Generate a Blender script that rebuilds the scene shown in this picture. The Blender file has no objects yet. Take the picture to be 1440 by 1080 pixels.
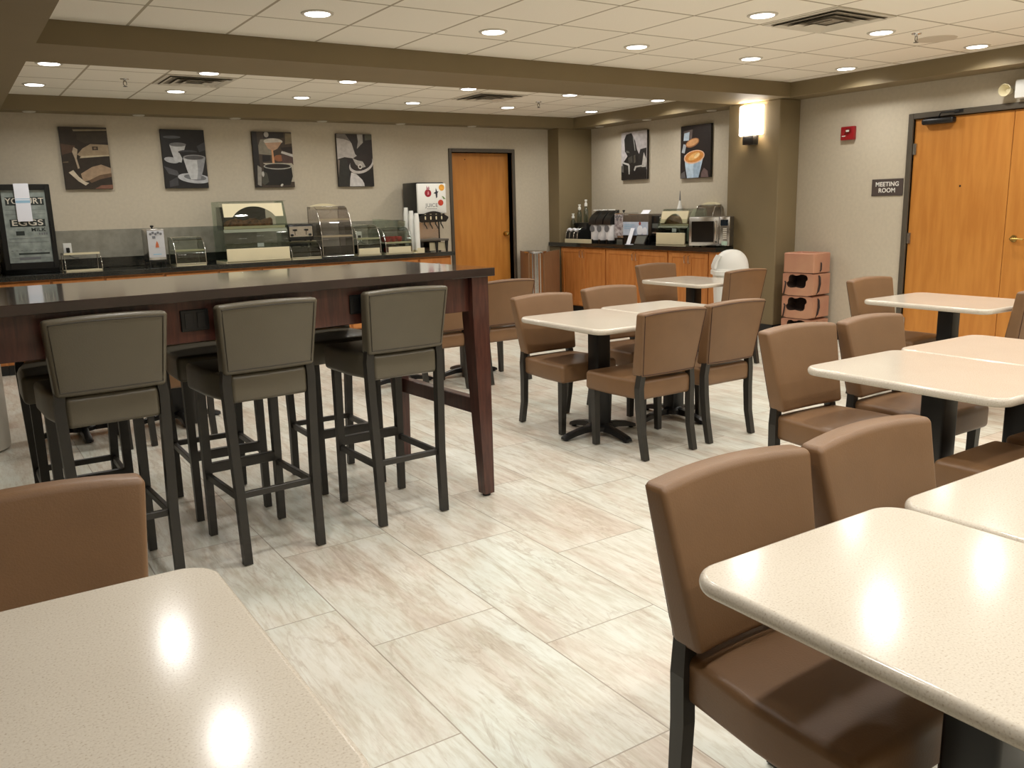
import bpy, bmesh, math, random
from math import sin, cos, pi, radians, sqrt
from mathutils import Vector, Matrix
random.seed(4)
S = bpy.context.scene
COL = S.collection
# ------------------------------------------------------------------ materials
def N(nt, typ, loc=None, **kw):
    n = nt.nodes.new(typ)
    for k, v in kw.items():
        if k in n.inputs: n.inputs[k].default_value = v
        else: setattr(n, k, v)
    return n
def lin(c):
    return tuple(((x/255)/12.92 if x/255 <= .04045 else ((x/255+.055)/1.055)**2.4) for x in c) + (1,)
def mat(name, rgb, rough=.5, metal=0, noise=0, nscale=8, bump=0, bscale=60, coat=0, spec=.5, stretch=None, rgb2=None, emit=0):
    m = bpy.data.materials.new(name); m.use_nodes = True
    nt = m.node_tree; b = nt.nodes['Principled BSDF']
    c = lin(rgb)
    b.inputs['Base Color'].default_value = c
    b.inputs['Roughness'].default_value = rough
    b.inputs['Metallic'].default_value = metal
    b.inputs['Coat Weight'].default_value = coat
    b.inputs['Coat Roughness'].default_value = .06
    b.inputs['Specular IOR Level'].default_value = spec
    tc = N(nt, 'ShaderNodeTexCoord')
    src = tc.outputs['Object']
    if stretch:
        mp = N(nt, 'ShaderNodeMapping'); mp.inputs['Scale'].default_value = stretch
        nt.links.new(src, mp.inputs['Vector']); src = mp.outputs['Vector']
    if noise or rgb2:
        no = N(nt, 'ShaderNodeTexNoise', Scale=nscale, Detail=5.0)
        nt.links.new(src, no.inputs['Vector'])
        mx = N(nt, 'ShaderNodeMix', data_type='RGBA')
        c2 = lin(rgb2) if rgb2 else tuple(x*(1-noise) for x in c[:3]) + (1,)
        mx.inputs['A'].default_value = c2; mx.inputs['B'].default_value = c
        rp = N(nt, 'ShaderNodeMapRange'); rp.inputs['From Min'].default_value = .35; rp.inputs['From Max'].default_value = .65
        nt.links.new(no.outputs['Fac'], rp.inputs['Value']); nt.links.new(rp.outputs['Result'], mx.inputs['Factor'])
        nt.links.new(mx.outputs['Result'], b.inputs['Base Color'])
    if bump:
        nb = N(nt, 'ShaderNodeTexNoise', Scale=bscale, Detail=3.0)
        nt.links.new(src, nb.inputs['Vector'])
        bp = N(nt, 'ShaderNodeBump', Strength=bump, Distance=.01)
        nt.links.new(nb.outputs['Fac'], bp.inputs['Height']); nt.links.new(bp.outputs['Normal'], b.inputs['Normal'])
    if emit:
        b.inputs['Emission Color'].default_value = c; b.inputs['Emission Strength'].default_value = emit
    return m
def glass(name, rgb, mixf=.12, rough=.03):
    m = bpy.data.materials.new(name); m.use_nodes = True
    nt = m.node_tree; out = nt.nodes['Material Output']; nt.nodes.remove(nt.nodes['Principled BSDF'])
    t = N(nt, 'ShaderNodeBsdfTransparent'); t.inputs['Color'].default_value = lin(rgb)
    g = N(nt, 'ShaderNodeBsdfGlossy', Roughness=rough)
    lw = N(nt, 'ShaderNodeLayerWeight', Blend=.25)
    ad = N(nt, 'ShaderNodeMath', operation='ADD'); ad.inputs[1].default_value = mixf; ad.use_clamp = True
    ml = N(nt, 'ShaderNodeMath', operation='MULTIPLY'); ml.inputs[1].default_value = .5
    nt.links.new(lw.outputs['Fresnel'], ml.inputs[0]); nt.links.new(ml.outputs[0], ad.inputs[0])
    mx = N(nt, 'ShaderNodeMixShader')
    nt.links.new(ad.outputs[0], mx.inputs[0]); nt.links.new(t.outputs[0], mx.inputs[1]); nt.links.new(g.outputs[0], mx.inputs[2])
    nt.links.new(mx.outputs[0], out.inputs['Surface'])
    return m
M = {}
M['wall'] = mat('wall_vinyl', (200,190,170), .7, noise=.06, nscale=30, bump=.15, bscale=160)
M['olive'] = mat('olive_paint', (131,116,86), .6, noise=.05, nscale=3, bump=.05, bscale=200)
M['chair'] = mat('brown_leather', (126,94,64), .42, noise=.12, nscale=5, bump=.08, bscale=220)
M['pipe'] = mat('dark_seam', (70,44,32), .6)
M['stool'] = mat('olive_leather', (98,91,76), .31, noise=.1, nscale=5, bump=.08, bscale=220)
M['spipe'] = mat('stool_seam', (58,52,42), .5)
M['leg'] = mat('black_stained_wood', (46,43,38), .4, noise=.2, nscale=6)
M['black'] = mat('black_metal', (24,24,25), .35, noise=.1)
M['mahog'] = mat('mahogany', (84,48,38), .3, rgb2=(62,34,28), nscale=6, stretch=(12,12,1.2), coat=.2)
M['bartop'] = mat('espresso_gloss', (52,36,34), .12, rgb2=(38,26,25), nscale=6, stretch=(1,14,1), coat=.6)
M['door'] = mat('maple_veneer', (201,136,62), .38, rgb2=(188,122,52), nscale=3, stretch=(6,6,.7))
M['cab'] = mat('honey_maple', (200,132,70), .4, rgb2=(184,114,54), nscale=4, stretch=(7,7,.8))
M['frame'] = mat('door_frame_paint', (82,75,64), .45, noise=.05)
M['granite'] = mat('black_granite', (26,28,27), .12, rgb2=(44,46,42), nscale=140, coat=.3)
M['steel'] = mat('stainless', (205,203,200), .24, 1, noise=.08, nscale=20, stretch=(1,1,12))
M['chrome'] = mat('chrome', (225,225,225), .1, 1)
M['brass'] = mat('brass', (200,170,100), .25, 1)
M['white'] = mat('white_plastic', (232,232,226), .4)
M['cream'] = mat('cream_plastic', (222,212,178), .45, noise=.04)
M['plastic'] = mat('black_plastic', (22,23,23), .3)
M['rubber'] = mat('rubber_base', (30,32,32), .5)
M['apple'] = mat('apple_red', (176,22,24), .3, rgb2=(140,20,16), nscale=9)
M['green'] = mat('stem_green', (70,80,40), .6)
M['red'] = mat('alarm_red', (150,22,30), .35)
M['sign'] = mat('sign_brown', (76,66,62), .5)
M['txt'] = mat('lettering_white', (225,222,215), .5)
M['dtxt'] = mat('lettering_dark', (40,48,46), .5)
M['gtxt'] = mat('lettering_grey', (110,112,116), .5)
M['paper'] = mat('paper', (232,234,242), .7)
M['pblue'] = mat('print_blue', (150,190,215), .6)
M['fpost'] = mat('poster_green_grey', (158,166,161), .3, rgb2=(126,136,131), nscale=14)
M['boost'] = mat('booster_plastic', (192,144,114), .45, rgb2=(182,128,104), nscale=3)
M['strap'] = mat('strap_dark', (40,26,24), .6)
M['tan'] = mat('wood_tan', (150,114,82), .5, rgb2=(136,102,72), nscale=5, stretch=(8,8,1))
M['bread'] = mat('bread_brown', (150,104,68), .8, rgb2=(84,56,36), nscale=30, bump=.6, bscale=60)
M['dark'] = mat('dark_interior', (34,30,26), .7); M['cavity'] = mat('cavity_shade_brown', (62,44,34), .8, noise=.3, nscale=12)
M['vent'] = mat('vent_metal', (212,206,192), .5)
M['ventd'] = mat('vent_painted_shade', (140,132,118), .8)
M['grille'] = mat('speaker_grille', (214,205,188), .7, bump=.4, bscale=500)
M['screen'] = mat('grey_screen', (96,100,96), .2)
M['clear'] = glass('clear_acrylic', (236,240,236), .04)
M['smoke'] = glass('smoked_acrylic', (240,238,238), .03)
M['gglass'] = glass('green_glass', (238,246,240), .05)
M['shade'] = mat('frosted_shade', (255,244,228), .5, emit=14)
M['lens'] = mat('lamp_lens', (255,252,246), .5, emit=12)
M['trimw'] = mat('lamp_trim', (205,200,188), .5)
M['tile'] = mat('backsplash_tile', (150,147,134), .4, rgb2=(132,130,118), nscale=12, bump=.1)
M['bottle'] = glass('bottle_clear', (205,215,210), .12)

def solid(rgb, rough=.5):
    k = 'c%d_%d_%d' % rgb
    if k not in M: M[k] = mat('print_ink_%d_%d_%d' % rgb, rgb, rough, noise=.22, nscale=22)
    return M[k]
# table stone
def stone():
    m = mat('solid_surface', (222,208,182), .15)
    nt = m.node_tree; b = nt.nodes['Principled BSDF']; tc = N(nt, 'ShaderNodeTexCoord')
    n1 = N(nt, 'ShaderNodeTexNoise', Scale=260.0, Detail=2.0); n2 = N(nt, 'ShaderNodeTexNoise', Scale=6.0, Detail=3.0)
    nt.links.new(tc.outputs['Object'], n1.inputs['Vector']); nt.links.new(tc.outputs['Object'], n2.inputs['Vector'])
    r = N(nt, 'ShaderNodeValToRGB'); e = r.color_ramp.elements
    e[0].position = .28; e[0].color = lin((184,171,154)); e[1].position = .42; e[1].color = lin((208,199,184))
    e2 = r.color_ramp.elements.new(.7); e2.color = lin((215,207,193))
    mx = N(nt, 'ShaderNodeMix', data_type='RGBA', blend_type='MULTIPLY'); mx.inputs['Factor'].default_value = .25
    nt.links.new(n1.outputs['Fac'], r.inputs['Fac']); nt.links.new(r.outputs['Color'], mx.inputs['A'])
    r2 = N(nt, 'ShaderNodeValToRGB'); r2.color_ramp.elements[0].color = lin((215,205,195)); r2.color_ramp.elements[1].color = (1,1,1,1)
    nt.links.new(n2.outputs['Fac'], r2.inputs['Fac']); nt.links.new(r2.outputs['Color'], mx.inputs['B'])
    nt.links.new(mx.outputs['Result'], b.inputs['Base Color'])
    return m
M['stone'] = stone()
def floor_mat():
    m = mat('veined_floor_tile', (215,208,190), .33); nt = m.node_tree; b = nt.nodes['Principled BSDF']
    L = nt.links.new
    tc = N(nt, 'ShaderNodeTexCoord'); sp = N(nt, 'ShaderNodeSeparateXYZ'); L(tc.outputs['Object'], sp.inputs[0])
    def ma(op, a, c=None, d=None):
        n = N(nt, 'ShaderNodeMath', operation=op)
        for i, v in enumerate((a, c, d)):
            if v is None: continue
            if isinstance(v, (int, float)): n.inputs[i].default_value = v
            else: L(v, n.inputs[i])
        return n.outputs[0]
    W, Ln = .4867, .927
    u = ma('DIVIDE', ma('SUBTRACT', sp.outputs[0], 1.0386-20*W), W)
    row = ma('FLOOR', u); fu = ma('FRACT', u)
    v = ma('DIVIDE', ma('ADD', ma('SUBTRACT', sp.outputs[1], 2.497), ma('MULTIPLY', ma('SUBTRACT', row, 20.0), .33)), Ln)
    v = ma('ADD', v, 40.0); cv = ma('FLOOR', v); fv = ma('FRACT', v)
    du = ma('MULTIPLY', ma('MINIMUM', fu, ma('SUBTRACT', 1.0, fu)), W)
    dv = ma('MULTIPLY', ma('MINIMUM', fv, ma('SUBTRACT', 1.0, fv)), Ln)
    dist = ma('MINIMUM', du, dv)
    gr = ma('LESS_THAN', dist, .0023)
    cb = N(nt, 'ShaderNodeCombineXYZ'); L(row, cb.inputs[0]); L(cv, cb.inputs[1])
    wn = N(nt, 'ShaderNodeTexWhiteNoise', noise_dimensions='2D'); L(cb.outputs[0], wn.inputs['Vector'])
    off = N(nt, 'ShaderNodeVectorMath', operation='SCALE'); off.inputs['Scale'].default_value = 30.0; L(wn.outputs['Color'], off.inputs[0])
    ad = N(nt, 'ShaderNodeVectorMath', operation='ADD'); L(tc.outputs['Object'], ad.inputs[0]); L(off.outputs[0], ad.inputs[1])
    mp = N(nt, 'ShaderNodeMapping'); mp.inputs['Rotation'].default_value = (0,0,.12); mp.inputs['Scale'].default_value = (6,1.2,1); L(ad.outputs[0], mp.inputs['Vector'])
    n1 = N(nt, 'ShaderNodeTexNoise', Scale=1.1, Detail=10.0, Roughness=.68, Distortion=.45); L(mp.outputs[0], n1.inputs['Vector'])
    r1 = N(nt, 'ShaderNodeValToRGB'); e = r1.color_ramp.elements
    e[0].position = .3; e[0].color = lin((192,181,170)); e[1].position = .68; e[1].color = lin((224,226,220))
    x = e.new(.42); x.color = lin((209,202,191)); x = e.new(.5); x.color = lin((218,217,208))
    L(n1.outputs['Fac'], r1.inputs['Fac'])
    # thin veins
    n2 = N(nt, 'ShaderNodeTexNoise', Scale=.9, Detail=8.0, Roughness=.62, Distortion=.6); L(mp.outputs[0], n2.inputs['Vector'])
    vv = ma('ABSOLUTE', ma('SUBTRACT', n2.outputs['Fac'], .5))
    vm = N(nt, 'ShaderNodeMapRange'); vm.inputs['From Min'].default_value = 0; vm.inputs['From Max'].default_value = .02
    vm.inputs['To Min'].default_value = .38; vm.inputs['To Max'].default_value = 0; L(vv, vm.inputs['Value'])
    n3 = N(nt, 'ShaderNodeTexNoise', Scale=2.0, Detail=2.0); L(ad.outputs[0], n3.inputs['Vector'])
    vf = ma('MULTIPLY', vm.outputs[0], ma('MULTIPLY', n3.outputs['Fac'], 1.4))
    mx = N(nt, 'ShaderNodeMix', data_type='RGBA'); L(vf, mx.inputs['Factor']); L(r1.outputs['Color'], mx.inputs['A']); mx.inputs['B'].default_value = lin((150,124,98))
    # fine streaks running with the tile
    mp2 = N(nt, 'ShaderNodeMapping'); mp2.inputs['Scale'].default_value = (30,4,1); mp2.inputs['Rotation'].default_value = (0,0,.1); L(ad.outputs[0], mp2.inputs['Vector'])
    n5 = N(nt, 'ShaderNodeTexNoise', Scale=1.6, Detail=5.0, Roughness=.7, Distortion=.3); L(mp2.outputs[0], n5.inputs['Vector'])
    r5 = N(nt, 'ShaderNodeValToRGB'); r5.color_ramp.elements[0].position=.34; r5.color_ramp.elements[0].color = lin((226,219,208)); r5.color_ramp.elements[1].position=.56; r5.color_ramp.elements[1].color = (1,1,1,1)
    L(n5.outputs['Fac'], r5.inputs['Fac'])
    mf = N(nt, 'ShaderNodeMix', data_type='RGBA', blend_type='MULTIPLY'); mf.inputs['Factor'].default_value = .75; L(mx.outputs['Result'], mf.inputs['A']); L(r5.outputs['Color'], mf.inputs['B']); mx = mf
    # cool/warm tone drift
    n4 = N(nt, 'ShaderNodeTexNoise', Scale=1.3, Detail=2.0); L(ad.outputs[0], n4.inputs['Vector'])
    r4 = N(nt, 'ShaderNodeValToRGB'); r4.color_ramp.elements[0].position=.35; r4.color_ramp.elements[0].color = lin((255,240,226)); r4.color_ramp.elements[1].position=.65; r4.color_ramp.elements[1].color = lin((240,248,240))
    L(n4.outputs['Fac'], r4.inputs['Fac'])
    m2 = N(nt, 'ShaderNodeMix', data_type='RGBA', blend_type='MULTIPLY'); m2.inputs['Factor'].default_value = .4
    L(mx.outputs['Result'], m2.inputs['A']); L(r4.outputs['Color'], m2.inputs['B'])
    m3 = N(nt, 'ShaderNodeMix', data_type='RGBA'); L(gr, m3.inputs['Factor']); L(m2.outputs['Result'], m3.inputs['A']); m3.inputs['B'].default_value = lin((158,148,132))
    L(m3.outputs['Result'], b.inputs['Base Color'])
    bp = N(nt, 'ShaderNodeBump', Strength=.25, Distance=.004); L(ma('SUBTRACT', n1.outputs['Fac'], ma('MULTIPLY', gr, .6)), bp.inputs['Height']); L(bp.outputs['Normal'], b.inputs['Normal'])
    return m
M['floor'] = floor_mat()
def ceil_mat():
    m = mat('acoustic_tile_grid', (232,222,200), .85); nt = m.node_tree; b = nt.nodes['Principled BSDF']; L = nt.links.new
    tc = N(nt, 'ShaderNodeTexCoord'); sp = N(nt, 'ShaderNodeSeparateXYZ'); L(tc.outputs['Object'], sp.inputs[0])
    def ma(op, a, c=None):
        n = N(nt, 'ShaderNodeMath', operation=op)
        for i, v in enumerate((a, c)):
            if v is None: continue
            if isinstance(v, (int, float)): n.inputs[i].default_value = v
            else: L(v, n.inputs[i])
        return n.outputs[0]
    def line(o, off, w):
        f = ma('FRACT', ma('DIVIDE', ma('SUBTRACT', o, off-12.2), .61))
        d = ma('MULTIPLY', ma('MINIMUM', f, ma('SUBTRACT', 1.0, f)), .61)
        return ma('LESS_THAN', d, w)
    g = ma('MAXIMUM', line(sp.outputs[0], 1.746, .009), line(sp.outputs[1], 4.79, .009))
    n1 = N(nt, 'ShaderNodeTexNoise', Scale=90.0, Detail=3.0); L(tc.outputs['Object'], n1.inputs['Vector'])
    mx = N(nt, 'ShaderNodeMix', data_type='RGBA'); mx.inputs['A'].default_value = lin((246,241,229)); mx.inputs['B'].default_value = lin((176,166,146)); L(g, mx.inputs['Factor'])
    L(mx.outputs['Result'], b.inputs['Base Color'])
    bp = N(nt, 'ShaderNodeBump', Strength=.3, Distance=.004); L(ma('ADD', n1.outputs['Fac'], g), bp.inputs['Height']); L(bp.outputs['Normal'], b.inputs['Normal'])
    return m
M['ceil'] = ceil_mat()
# ------------------------------------------------------------------ mesh helpers
def tag(o, label=None, cat=None, group=None, kind=None):
    if label: o['label'] = label
    if cat: o['category'] = cat
    if group: o['group'] = group
    if kind: o['kind'] = kind
    return o
def thing(name, label, cat, loc=(0,0,0), rz=0, group=None):
    o = bpy.data.objects.new(name, None); COL.objects.link(o); o.location = loc; o.rotation_euler = (0,0,rz)
    o.empty_display_size = .1
    return tag(o, label, cat, group)
class MB:
    def __init__(s): s.bm = bmesh.new(); s.mi = 0
    def _mark(s, fs):
        for f in fs: f.material_index = s.mi
    def poly(s, pts):
        f = s.bm.faces.new([s.bm.verts.new(p) for p in pts]); f.material_index = s.mi; return f
    def box(s, x0, x1, y0, y1, z0, z1, r=0, seg=2):
        g = bmesh.ops.create_cube(s.bm, size=1)['verts']
        for v in g:
            v.co = Vector(((x0+x1)/2 + v.co.x*(x1-x0), (y0+y1)/2 + v.co.y*(y1-y0), (z0+z1)/2 + v.co.z*(z1-z0)))
        fs = {f for v in g for f in v.link_faces}; s._mark(fs)
        if r:
            es = list({e for v in g for e in v.link_edges})
            res = bmesh.ops.bevel(s.bm, geom=es, offset=r, segments=seg, affect='EDGES', profile=.5)
            s._mark(res['faces'])
        return s
    def hexa(s, b, t):
        """8 corner solid; b,t = 4 points each, ccw seen from above"""
        vb = [s.bm.verts.new(p) for p in b]; vt = [s.bm.verts.new(p) for p in t]
        fs = [s.bm.faces.new(vb[::-1]), s.bm.faces.new(vt)]
        for i in range(4): fs.append(s.bm.faces.new((vb[i], vb[(i+1)%4], vt[(i+1)%4], vt[i])))
        s._mark(fs); return s
    def loft(s, rings, cap=True, closed=True):
        vs = [[s.bm.verts.new(p) for p in r] for r in rings]; fs = []
        n = len(rings[0])
        for a, b in zip(vs, vs[1:]):
            for i in range(n if closed else n-1):
                fs.append(s.bm.faces.new((a[i], a[(i+1)%n], b[(i+1)%n], b[i])))
        if cap: fs += [s.bm.faces.new(vs[0][::-1]), s.bm.faces.new(vs[-1])]
        s._mark(fs); return s
    def lathe(s, prof, cx=0, cy=0, n=24, axis='z', o=(0,0,0), cap=True):
        rings = []
        for r, h in prof:
            ring = []
            for k in range(n):
                a = 2*pi*k/n; p = (cx + r*cos(a), cy + r*sin(a), h)
                if axis == 'y': p = (o[0] + r*cos(a), o[1] - h, o[2] + r*sin(a))
                if axis == 'x': p = (o[0] - h, o[1] - r*cos(a), o[2] + r*sin(a))
                ring.append(p)
            rings.append(ring)
        return s.loft(rings, cap)
    def tube(s, path, r, n=8, closed=False):
        P = [Vector(p) for p in path]; rings = []
        for i, p in enumerate(P):
            if closed: t = P[(i+1)%len(P)] - P[i-1]
            else: t = P[min(i+1, len(P)-1)] - P[max(i-1, 0)]
            t.normalize(); up = Vector((0,0,1)) if abs(t.z) < .9 else Vector((1,0,0))
            a = t.cross(up).normalized(); b = a.cross(t)
            rr = r[i] if isinstance(r, (list, tuple)) else r
            rings.append([p + a*rr*cos(2*pi*k/n) + b*rr*sin(2*pi*k/n) for k in range(n)])
        if closed:
            rings.append(rings[0]); vs = [[s.bm.verts.new(q) for q in rg] for rg in rings[:-1]]; vs.append(vs[0])
            fs = []
            for a_, b_ in zip(vs, vs[1:]):
                for i in range(n): fs.append(s.bm.faces.new((a_[i], a_[(i+1)%n], b_[(i+1)%n], b_[i])))
            s._mark(fs); return s
        return s.loft(rings)
    def prism(s, pts, axis, a, b):
        """pts 2d polygon; axis the extrusion axis, other two coordinates in order"""
        def P(u, v, w):
            return {'x': (w,u,v), 'y': (u,w,v), 'z': (u,v,w)}[axis]
        return s.loft([[P(u,v,a) for u,v in pts], [P(u,v,b) for u,v in pts]])
    def sheet(s, prof, x0, x1, th):
        """profile in (y,z) as thick sheet between x0,x1"""
        n = len(prof); nor = []
        for i in range(n):
            a = prof[max(i-1,0)]; b = prof[min(i+1,n-1)]; d = Vector((b[0]-a[0], b[1]-a[1])).normalized(); nor.append((-d.y, d.x))
        out = list(prof) + [(p[0]+q[0]*th, p[1]+q[1]*th) for p, q in zip(prof, nor)][::-1]
        vs = [[s.bm.verts.new((x, p[0], p[1])) for p in out] for x in (x0, x1)]
        m = len(out); fs = []
        for i in range(m): fs.append(s.bm.faces.new((vs[0][i], vs[0][(i+1)%m], vs[1][(i+1)%m], vs[1][i])))
        for i in range(n-1):
            for k in (0,1): fs.append(s.bm.faces.new((vs[k][i], vs[k][i+1], vs[k][m-2-i], vs[k][m-1-i])))
        s._mark(fs); return s
    def soft(s, w, d, h, r, mids=(4,1,4), fn=None, ctr=(0,0,0), K=3):
        """rounded box w,d,h centred; fn deforms"""
        def coords(L, m):
            a = L/2; arc = [a - r + r*sin(pi/2*k/K)*1.0 for k in range(K+1)]
            # sample the rounding by tangent so that the corner is even
            arc = [a - r + r*math.tan(pi/4*k/K) for k in range(K+1)]
            mid = [-(a-r) + 2*(a-r)*k/(m+1) for k in range(1, m+1)]
            return [-x for x in arc[::-1]] + mid + arc
        X, Y, Z = coords(w, mids[0]), coords(d, mids[1]), coords(h, mids[2])
        cache = {}
        def V(x, y, z):
            k = (round(x,6), round(y,6), round(z,6))
            if k in cache: return cache[k]
            p = Vector((x,y,z)); c = Vector((max(-w/2+r, min(w/2-r, x)), max(-d/2+r, min(d/2-r, y)), max(-h/2+r, min(h/2-r, z))))
            q = p - c
            if q.length > 1e-9: p = c + q.normalized()*r
            if fn: p = fn(p)
            v = s.bm.verts.new(p + Vector(ctr)); cache[k] = v; return v
        fs = []
        def grid(A, B, f, flip):
            for i in range(len(A)-1):
                for j in range(len(B)-1):
                    q = [f(A[i],B[j]), f(A[i+1],B[j]), f(A[i+1],B[j+1]), f(A[i],B[j+1])]
                    if flip: q = q[::-1]
                    fs.append(s.bm.faces.new([V(*t) for t in q]))
        grid(X, Y, lambda a,b: (a,b,h/2), False); grid(X, Y, lambda a,b: (a,b,-h/2), True)
        grid(X, Z, lambda a,b: (a,-d/2,b), False); grid(X, Z, lambda a,b: (a,d/2,b), True)
        grid(Y, Z, lambda a,b: (w/2,a,b), False); grid(Y, Z, lambda a,b: (-w/2,a,b), True)
        s._mark(fs); return s
    def build(s, name, ms, parent=None, smooth=None, loc=None):
        bm = s.bm
        bmesh.ops.recalc_face_normals(bm, faces=bm.faces)
        me = bpy.data.meshes.new(name)
        if smooth:
            for f in bm.faces: f.smooth = len(f.verts) <= 4
            for e in bm.edges:
                if len(e.link_faces) == 2 and e.calc_face_angle(0) > radians(smooth): e.smooth = False
        bm.to_mesh(me); bm.free()
        for m in (ms if isinstance(ms, (list, tuple)) else [ms]): me.materials.append(m)
        o = bpy.data.objects.new(name, me); COL.objects.link(o)
        if parent: o.parent = parent
        if loc: o.location = loc
        return o
def text(name, body, size, m, parent, loc, rot=(pi/2,0,0), align='CENTER', ext=.0006, sx=1, offs=0):
    cu = bpy.data.curves.new(name, 'FONT'); cu.body = body; cu.size = size; cu.align_x = align; cu.align_y = 'CENTER'; cu.extrude = ext; cu.offset = offs
    cu.space_character = 1.05
    t = bpy.data.objects.new(name, cu); COL.objects.link(t)
    bpy.context.view_layer.update()
    me = bpy.data.meshes.new_from_object(t.evaluated_get(bpy.context.evaluated_depsgraph_get()))
    bpy.data.objects.remove(t); me.materials.clear(); me.materials.append(m)
    o = bpy.data.objects.new(name, me); COL.objects.link(o); o.parent = parent; o.location = loc; o.rotation_euler = rot; o.scale = (sx,1,1)
    return o
def copy_tree(o, parent=None):
    c = o.copy(); COL.objects.link(c)
    if parent: c.parent = parent
    for ch in list(o.children): copy_tree(ch, c)
    return c
def place(proto, used, loc, rz, label, group=None, cat=None):
    c = copy_tree(proto) if used else proto
    c.location = loc; c.rotation_euler = (0,0,rz); tag(c, label, cat, group)
    return c
ORD = ['first','second','third','fourth','fifth','sixth','seventh']
# ------------------------------------------------------------------ room shell
ZC, ZS = 2.61, 2.469       # ceiling, underside of soffits
XR, YB, XL, YF = 7.70, 9.87, -2.6, -3.4
FX = 7.38                  # right soffit face
def struct(name, mb, m, **k):
    o = mb.build(name, m, **k); o['kind'] = 'structure'; return o
b = MB(); b.box(XL-.1, XR+.1, YF-.1, YB+.1, -.08, 0); struct('floor', b, M['floor'])
b = MB(); b.box(XL-.1, XR+.1, YF-.1, YB+.1, ZC, ZC+.08); struct('ceiling', b, M['ceil'])
D1 = (5.60, 6.525, 2.155)  # back door opening
b = MB(); b.box(XL-.1, D1[0], YB, YB+.14, 0, ZC); b.box(D1[1], XR+.1, YB, YB+.14, 0, ZC); b.box(D1[0], D1[1], YB, YB+.14, D1[2], ZC)
struct('wall_back', b, M['wall'])
D2 = (3.03, 4.83, 2.15)
b = MB(); b.box(XR, XR+.14, YF, D2[0], 0, ZC); b.box(XR, XR+.14, D2[1], YB, 0, ZC); b.box(XR, XR+.14, D2[0], D2[1], D2[2], ZC)
struct('wall_right', b, M['wall'])
b = MB(); b.box(XL-.1, XL, YF, YB, 0, ZC); struct('wall_left', b, M['wall'])
b = MB(); b.box(XL-.1, XR+.14, YF-.1, YF, 0, ZC); struct('wall_front', b, M['wall'])
b = MB(); b.box(.62, FX, 6.005, 6.71, ZS, ZC); struct('trim_1', b, M['olive'])                 # beam across the room
b = MB(); b.box(.62, FX, 9.61, YB, ZS, ZC); struct('trim_2', b, M['olive'])                    # soffit over buffet
b = MB(); b.box(FX, XR, YF, YB, ZS, ZC); struct('trim_3', b, M['olive'])                       # soffit right
b = MB(); b.box(XL, .62, YF, YB, ZS, ZC); struct('trim_4', b, M['olive'])                      # soffit left
b = MB(); b.box(FX, XR, 6.12, 6.82, 0, ZS, .008, 1); struct('trim_5', b, M['olive'])           # pilaster with sconce
b = MB(); b.box(7.13, XR, 9.62, YB, 0, ZS, .006, 1); struct('trim_6', b, M['olive'])           # pilaster in back corner
# wallpaper tile strip behind the buffet (backsplash)
b = MB(); b.box(XL, 5.30, YB-.012, YB, .94, 1.325); struct('trim_7', b, M['tile'])
b = MB(); b.box(XR-.012, XR, 6.82, 9.62, .95, 1.235); struct('trim_8', b, M['tile'])
def base_seg(name, segs):
    b = MB()
    for s_ in segs: b.box(*s_, 0, .125)
    struct(name, b, M['rubber'])
base_seg('baseboard_right', [(XR-.012, XR, YF, D2[0]-.05), (XR-.012, XR, D2[1]+.05, 6.108), (FX-.012, FX, 6.108, 6.82), (FX-.012, XR, 6.108, 6.12)])
base_seg('baseboard_back', [(6.575, 7.13, YB-.012, YB)])
base_seg('baseboard_left', [(XL, XL+.012, YF, YB)])
base_seg('baseboard_front', [(XL, XR, YF, YF+.012)])
# ------------------------------------------------------------------ doors
t = thing('door_1', None, None, (0,0,0)); t['kind'] = 'structure'
b = MB(); y0, y1 = YB-.02, YB+.13
b.box(D1[0]-.045, D1[0], y0, y1, 0, D1[2]+.045, .004, 1); b.box(D1[1], D1[1]+.045, y0, y1, 0, D1[2]+.045, .004, 1); b.box(D1[0], D1[1], y0, y1, D1[2], D1[2]+.045, .004, 1)
b.build('door_frame', M['frame'], t)
b = MB(); b.box(D1[0]+.003, D1[1]-.003, YB+.085, YB+.125, .01, D1[2]-.003, .003, 1); lf = b.build('door_leaf', M['door'], t)
b = MB(); b.lathe([(.004,.075),(.024,.07),(.03,.055),(.026,.04),(.012,.034),(.012,.01),(.034,.008),(.034,0)], axis='y', o=(6.45, YB+.085, 1.09), n=20); b.build('door_knob', M['brass'], lf, 40)
b = MB(); b.lathe([(.006,.004),(.008,0)], axis='y', o=(5.85, YB+.085, 2.07), n=10); b.lathe([(.004,.004),(.005,0)], axis='y', o=(5.65, YB+.085, 2.09), n=10); b.build('screw_hole', M['dark'], lf)
t = thing('door_2', None, None, (0,0,0)); t['kind'] = 'structure'
b = MB(); x0, x1 = XR-.02, XR+.13
b.box(x0, x1, D2[1], D2[1]+.05, 0, D2[2]+.05, .004, 1); b.box(x0, x1, D2[0]-.05, D2[0], 0, D2[2]+.05, .004, 1); b.box(x0, x1, D2[0], D2[1], D2[2], D2[2]+.05, .004, 1)
b.build('door_frame', M['frame'], t)
YS = 3.93
b = MB(); b.box(XR+.012, XR+.056, YS+.002, D2[1]-.003, .01, D2[2]-.004, .003, 1); l1 = b.build('door_leaf', M['door'], t)
b = MB(); b.box(XR+.012, XR+.056, D2[0]+.003, YS-.002, .01, D2[2]-.004, .003, 1); l2 = b.build('door_leaf', M['door'], t)
for z in (1.88, 1.06, .25):
    b = MB(); b.lathe([(.007, z-.05), (.007, z+.05)], XR+.004, D2[1]-.006, 12); b.box(XR-.001, XR+.012, D2[1]-.035, D2[1]-.004, z-.05, z+.05); b.build('hinge', M['steel'], l1, 40)
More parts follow.
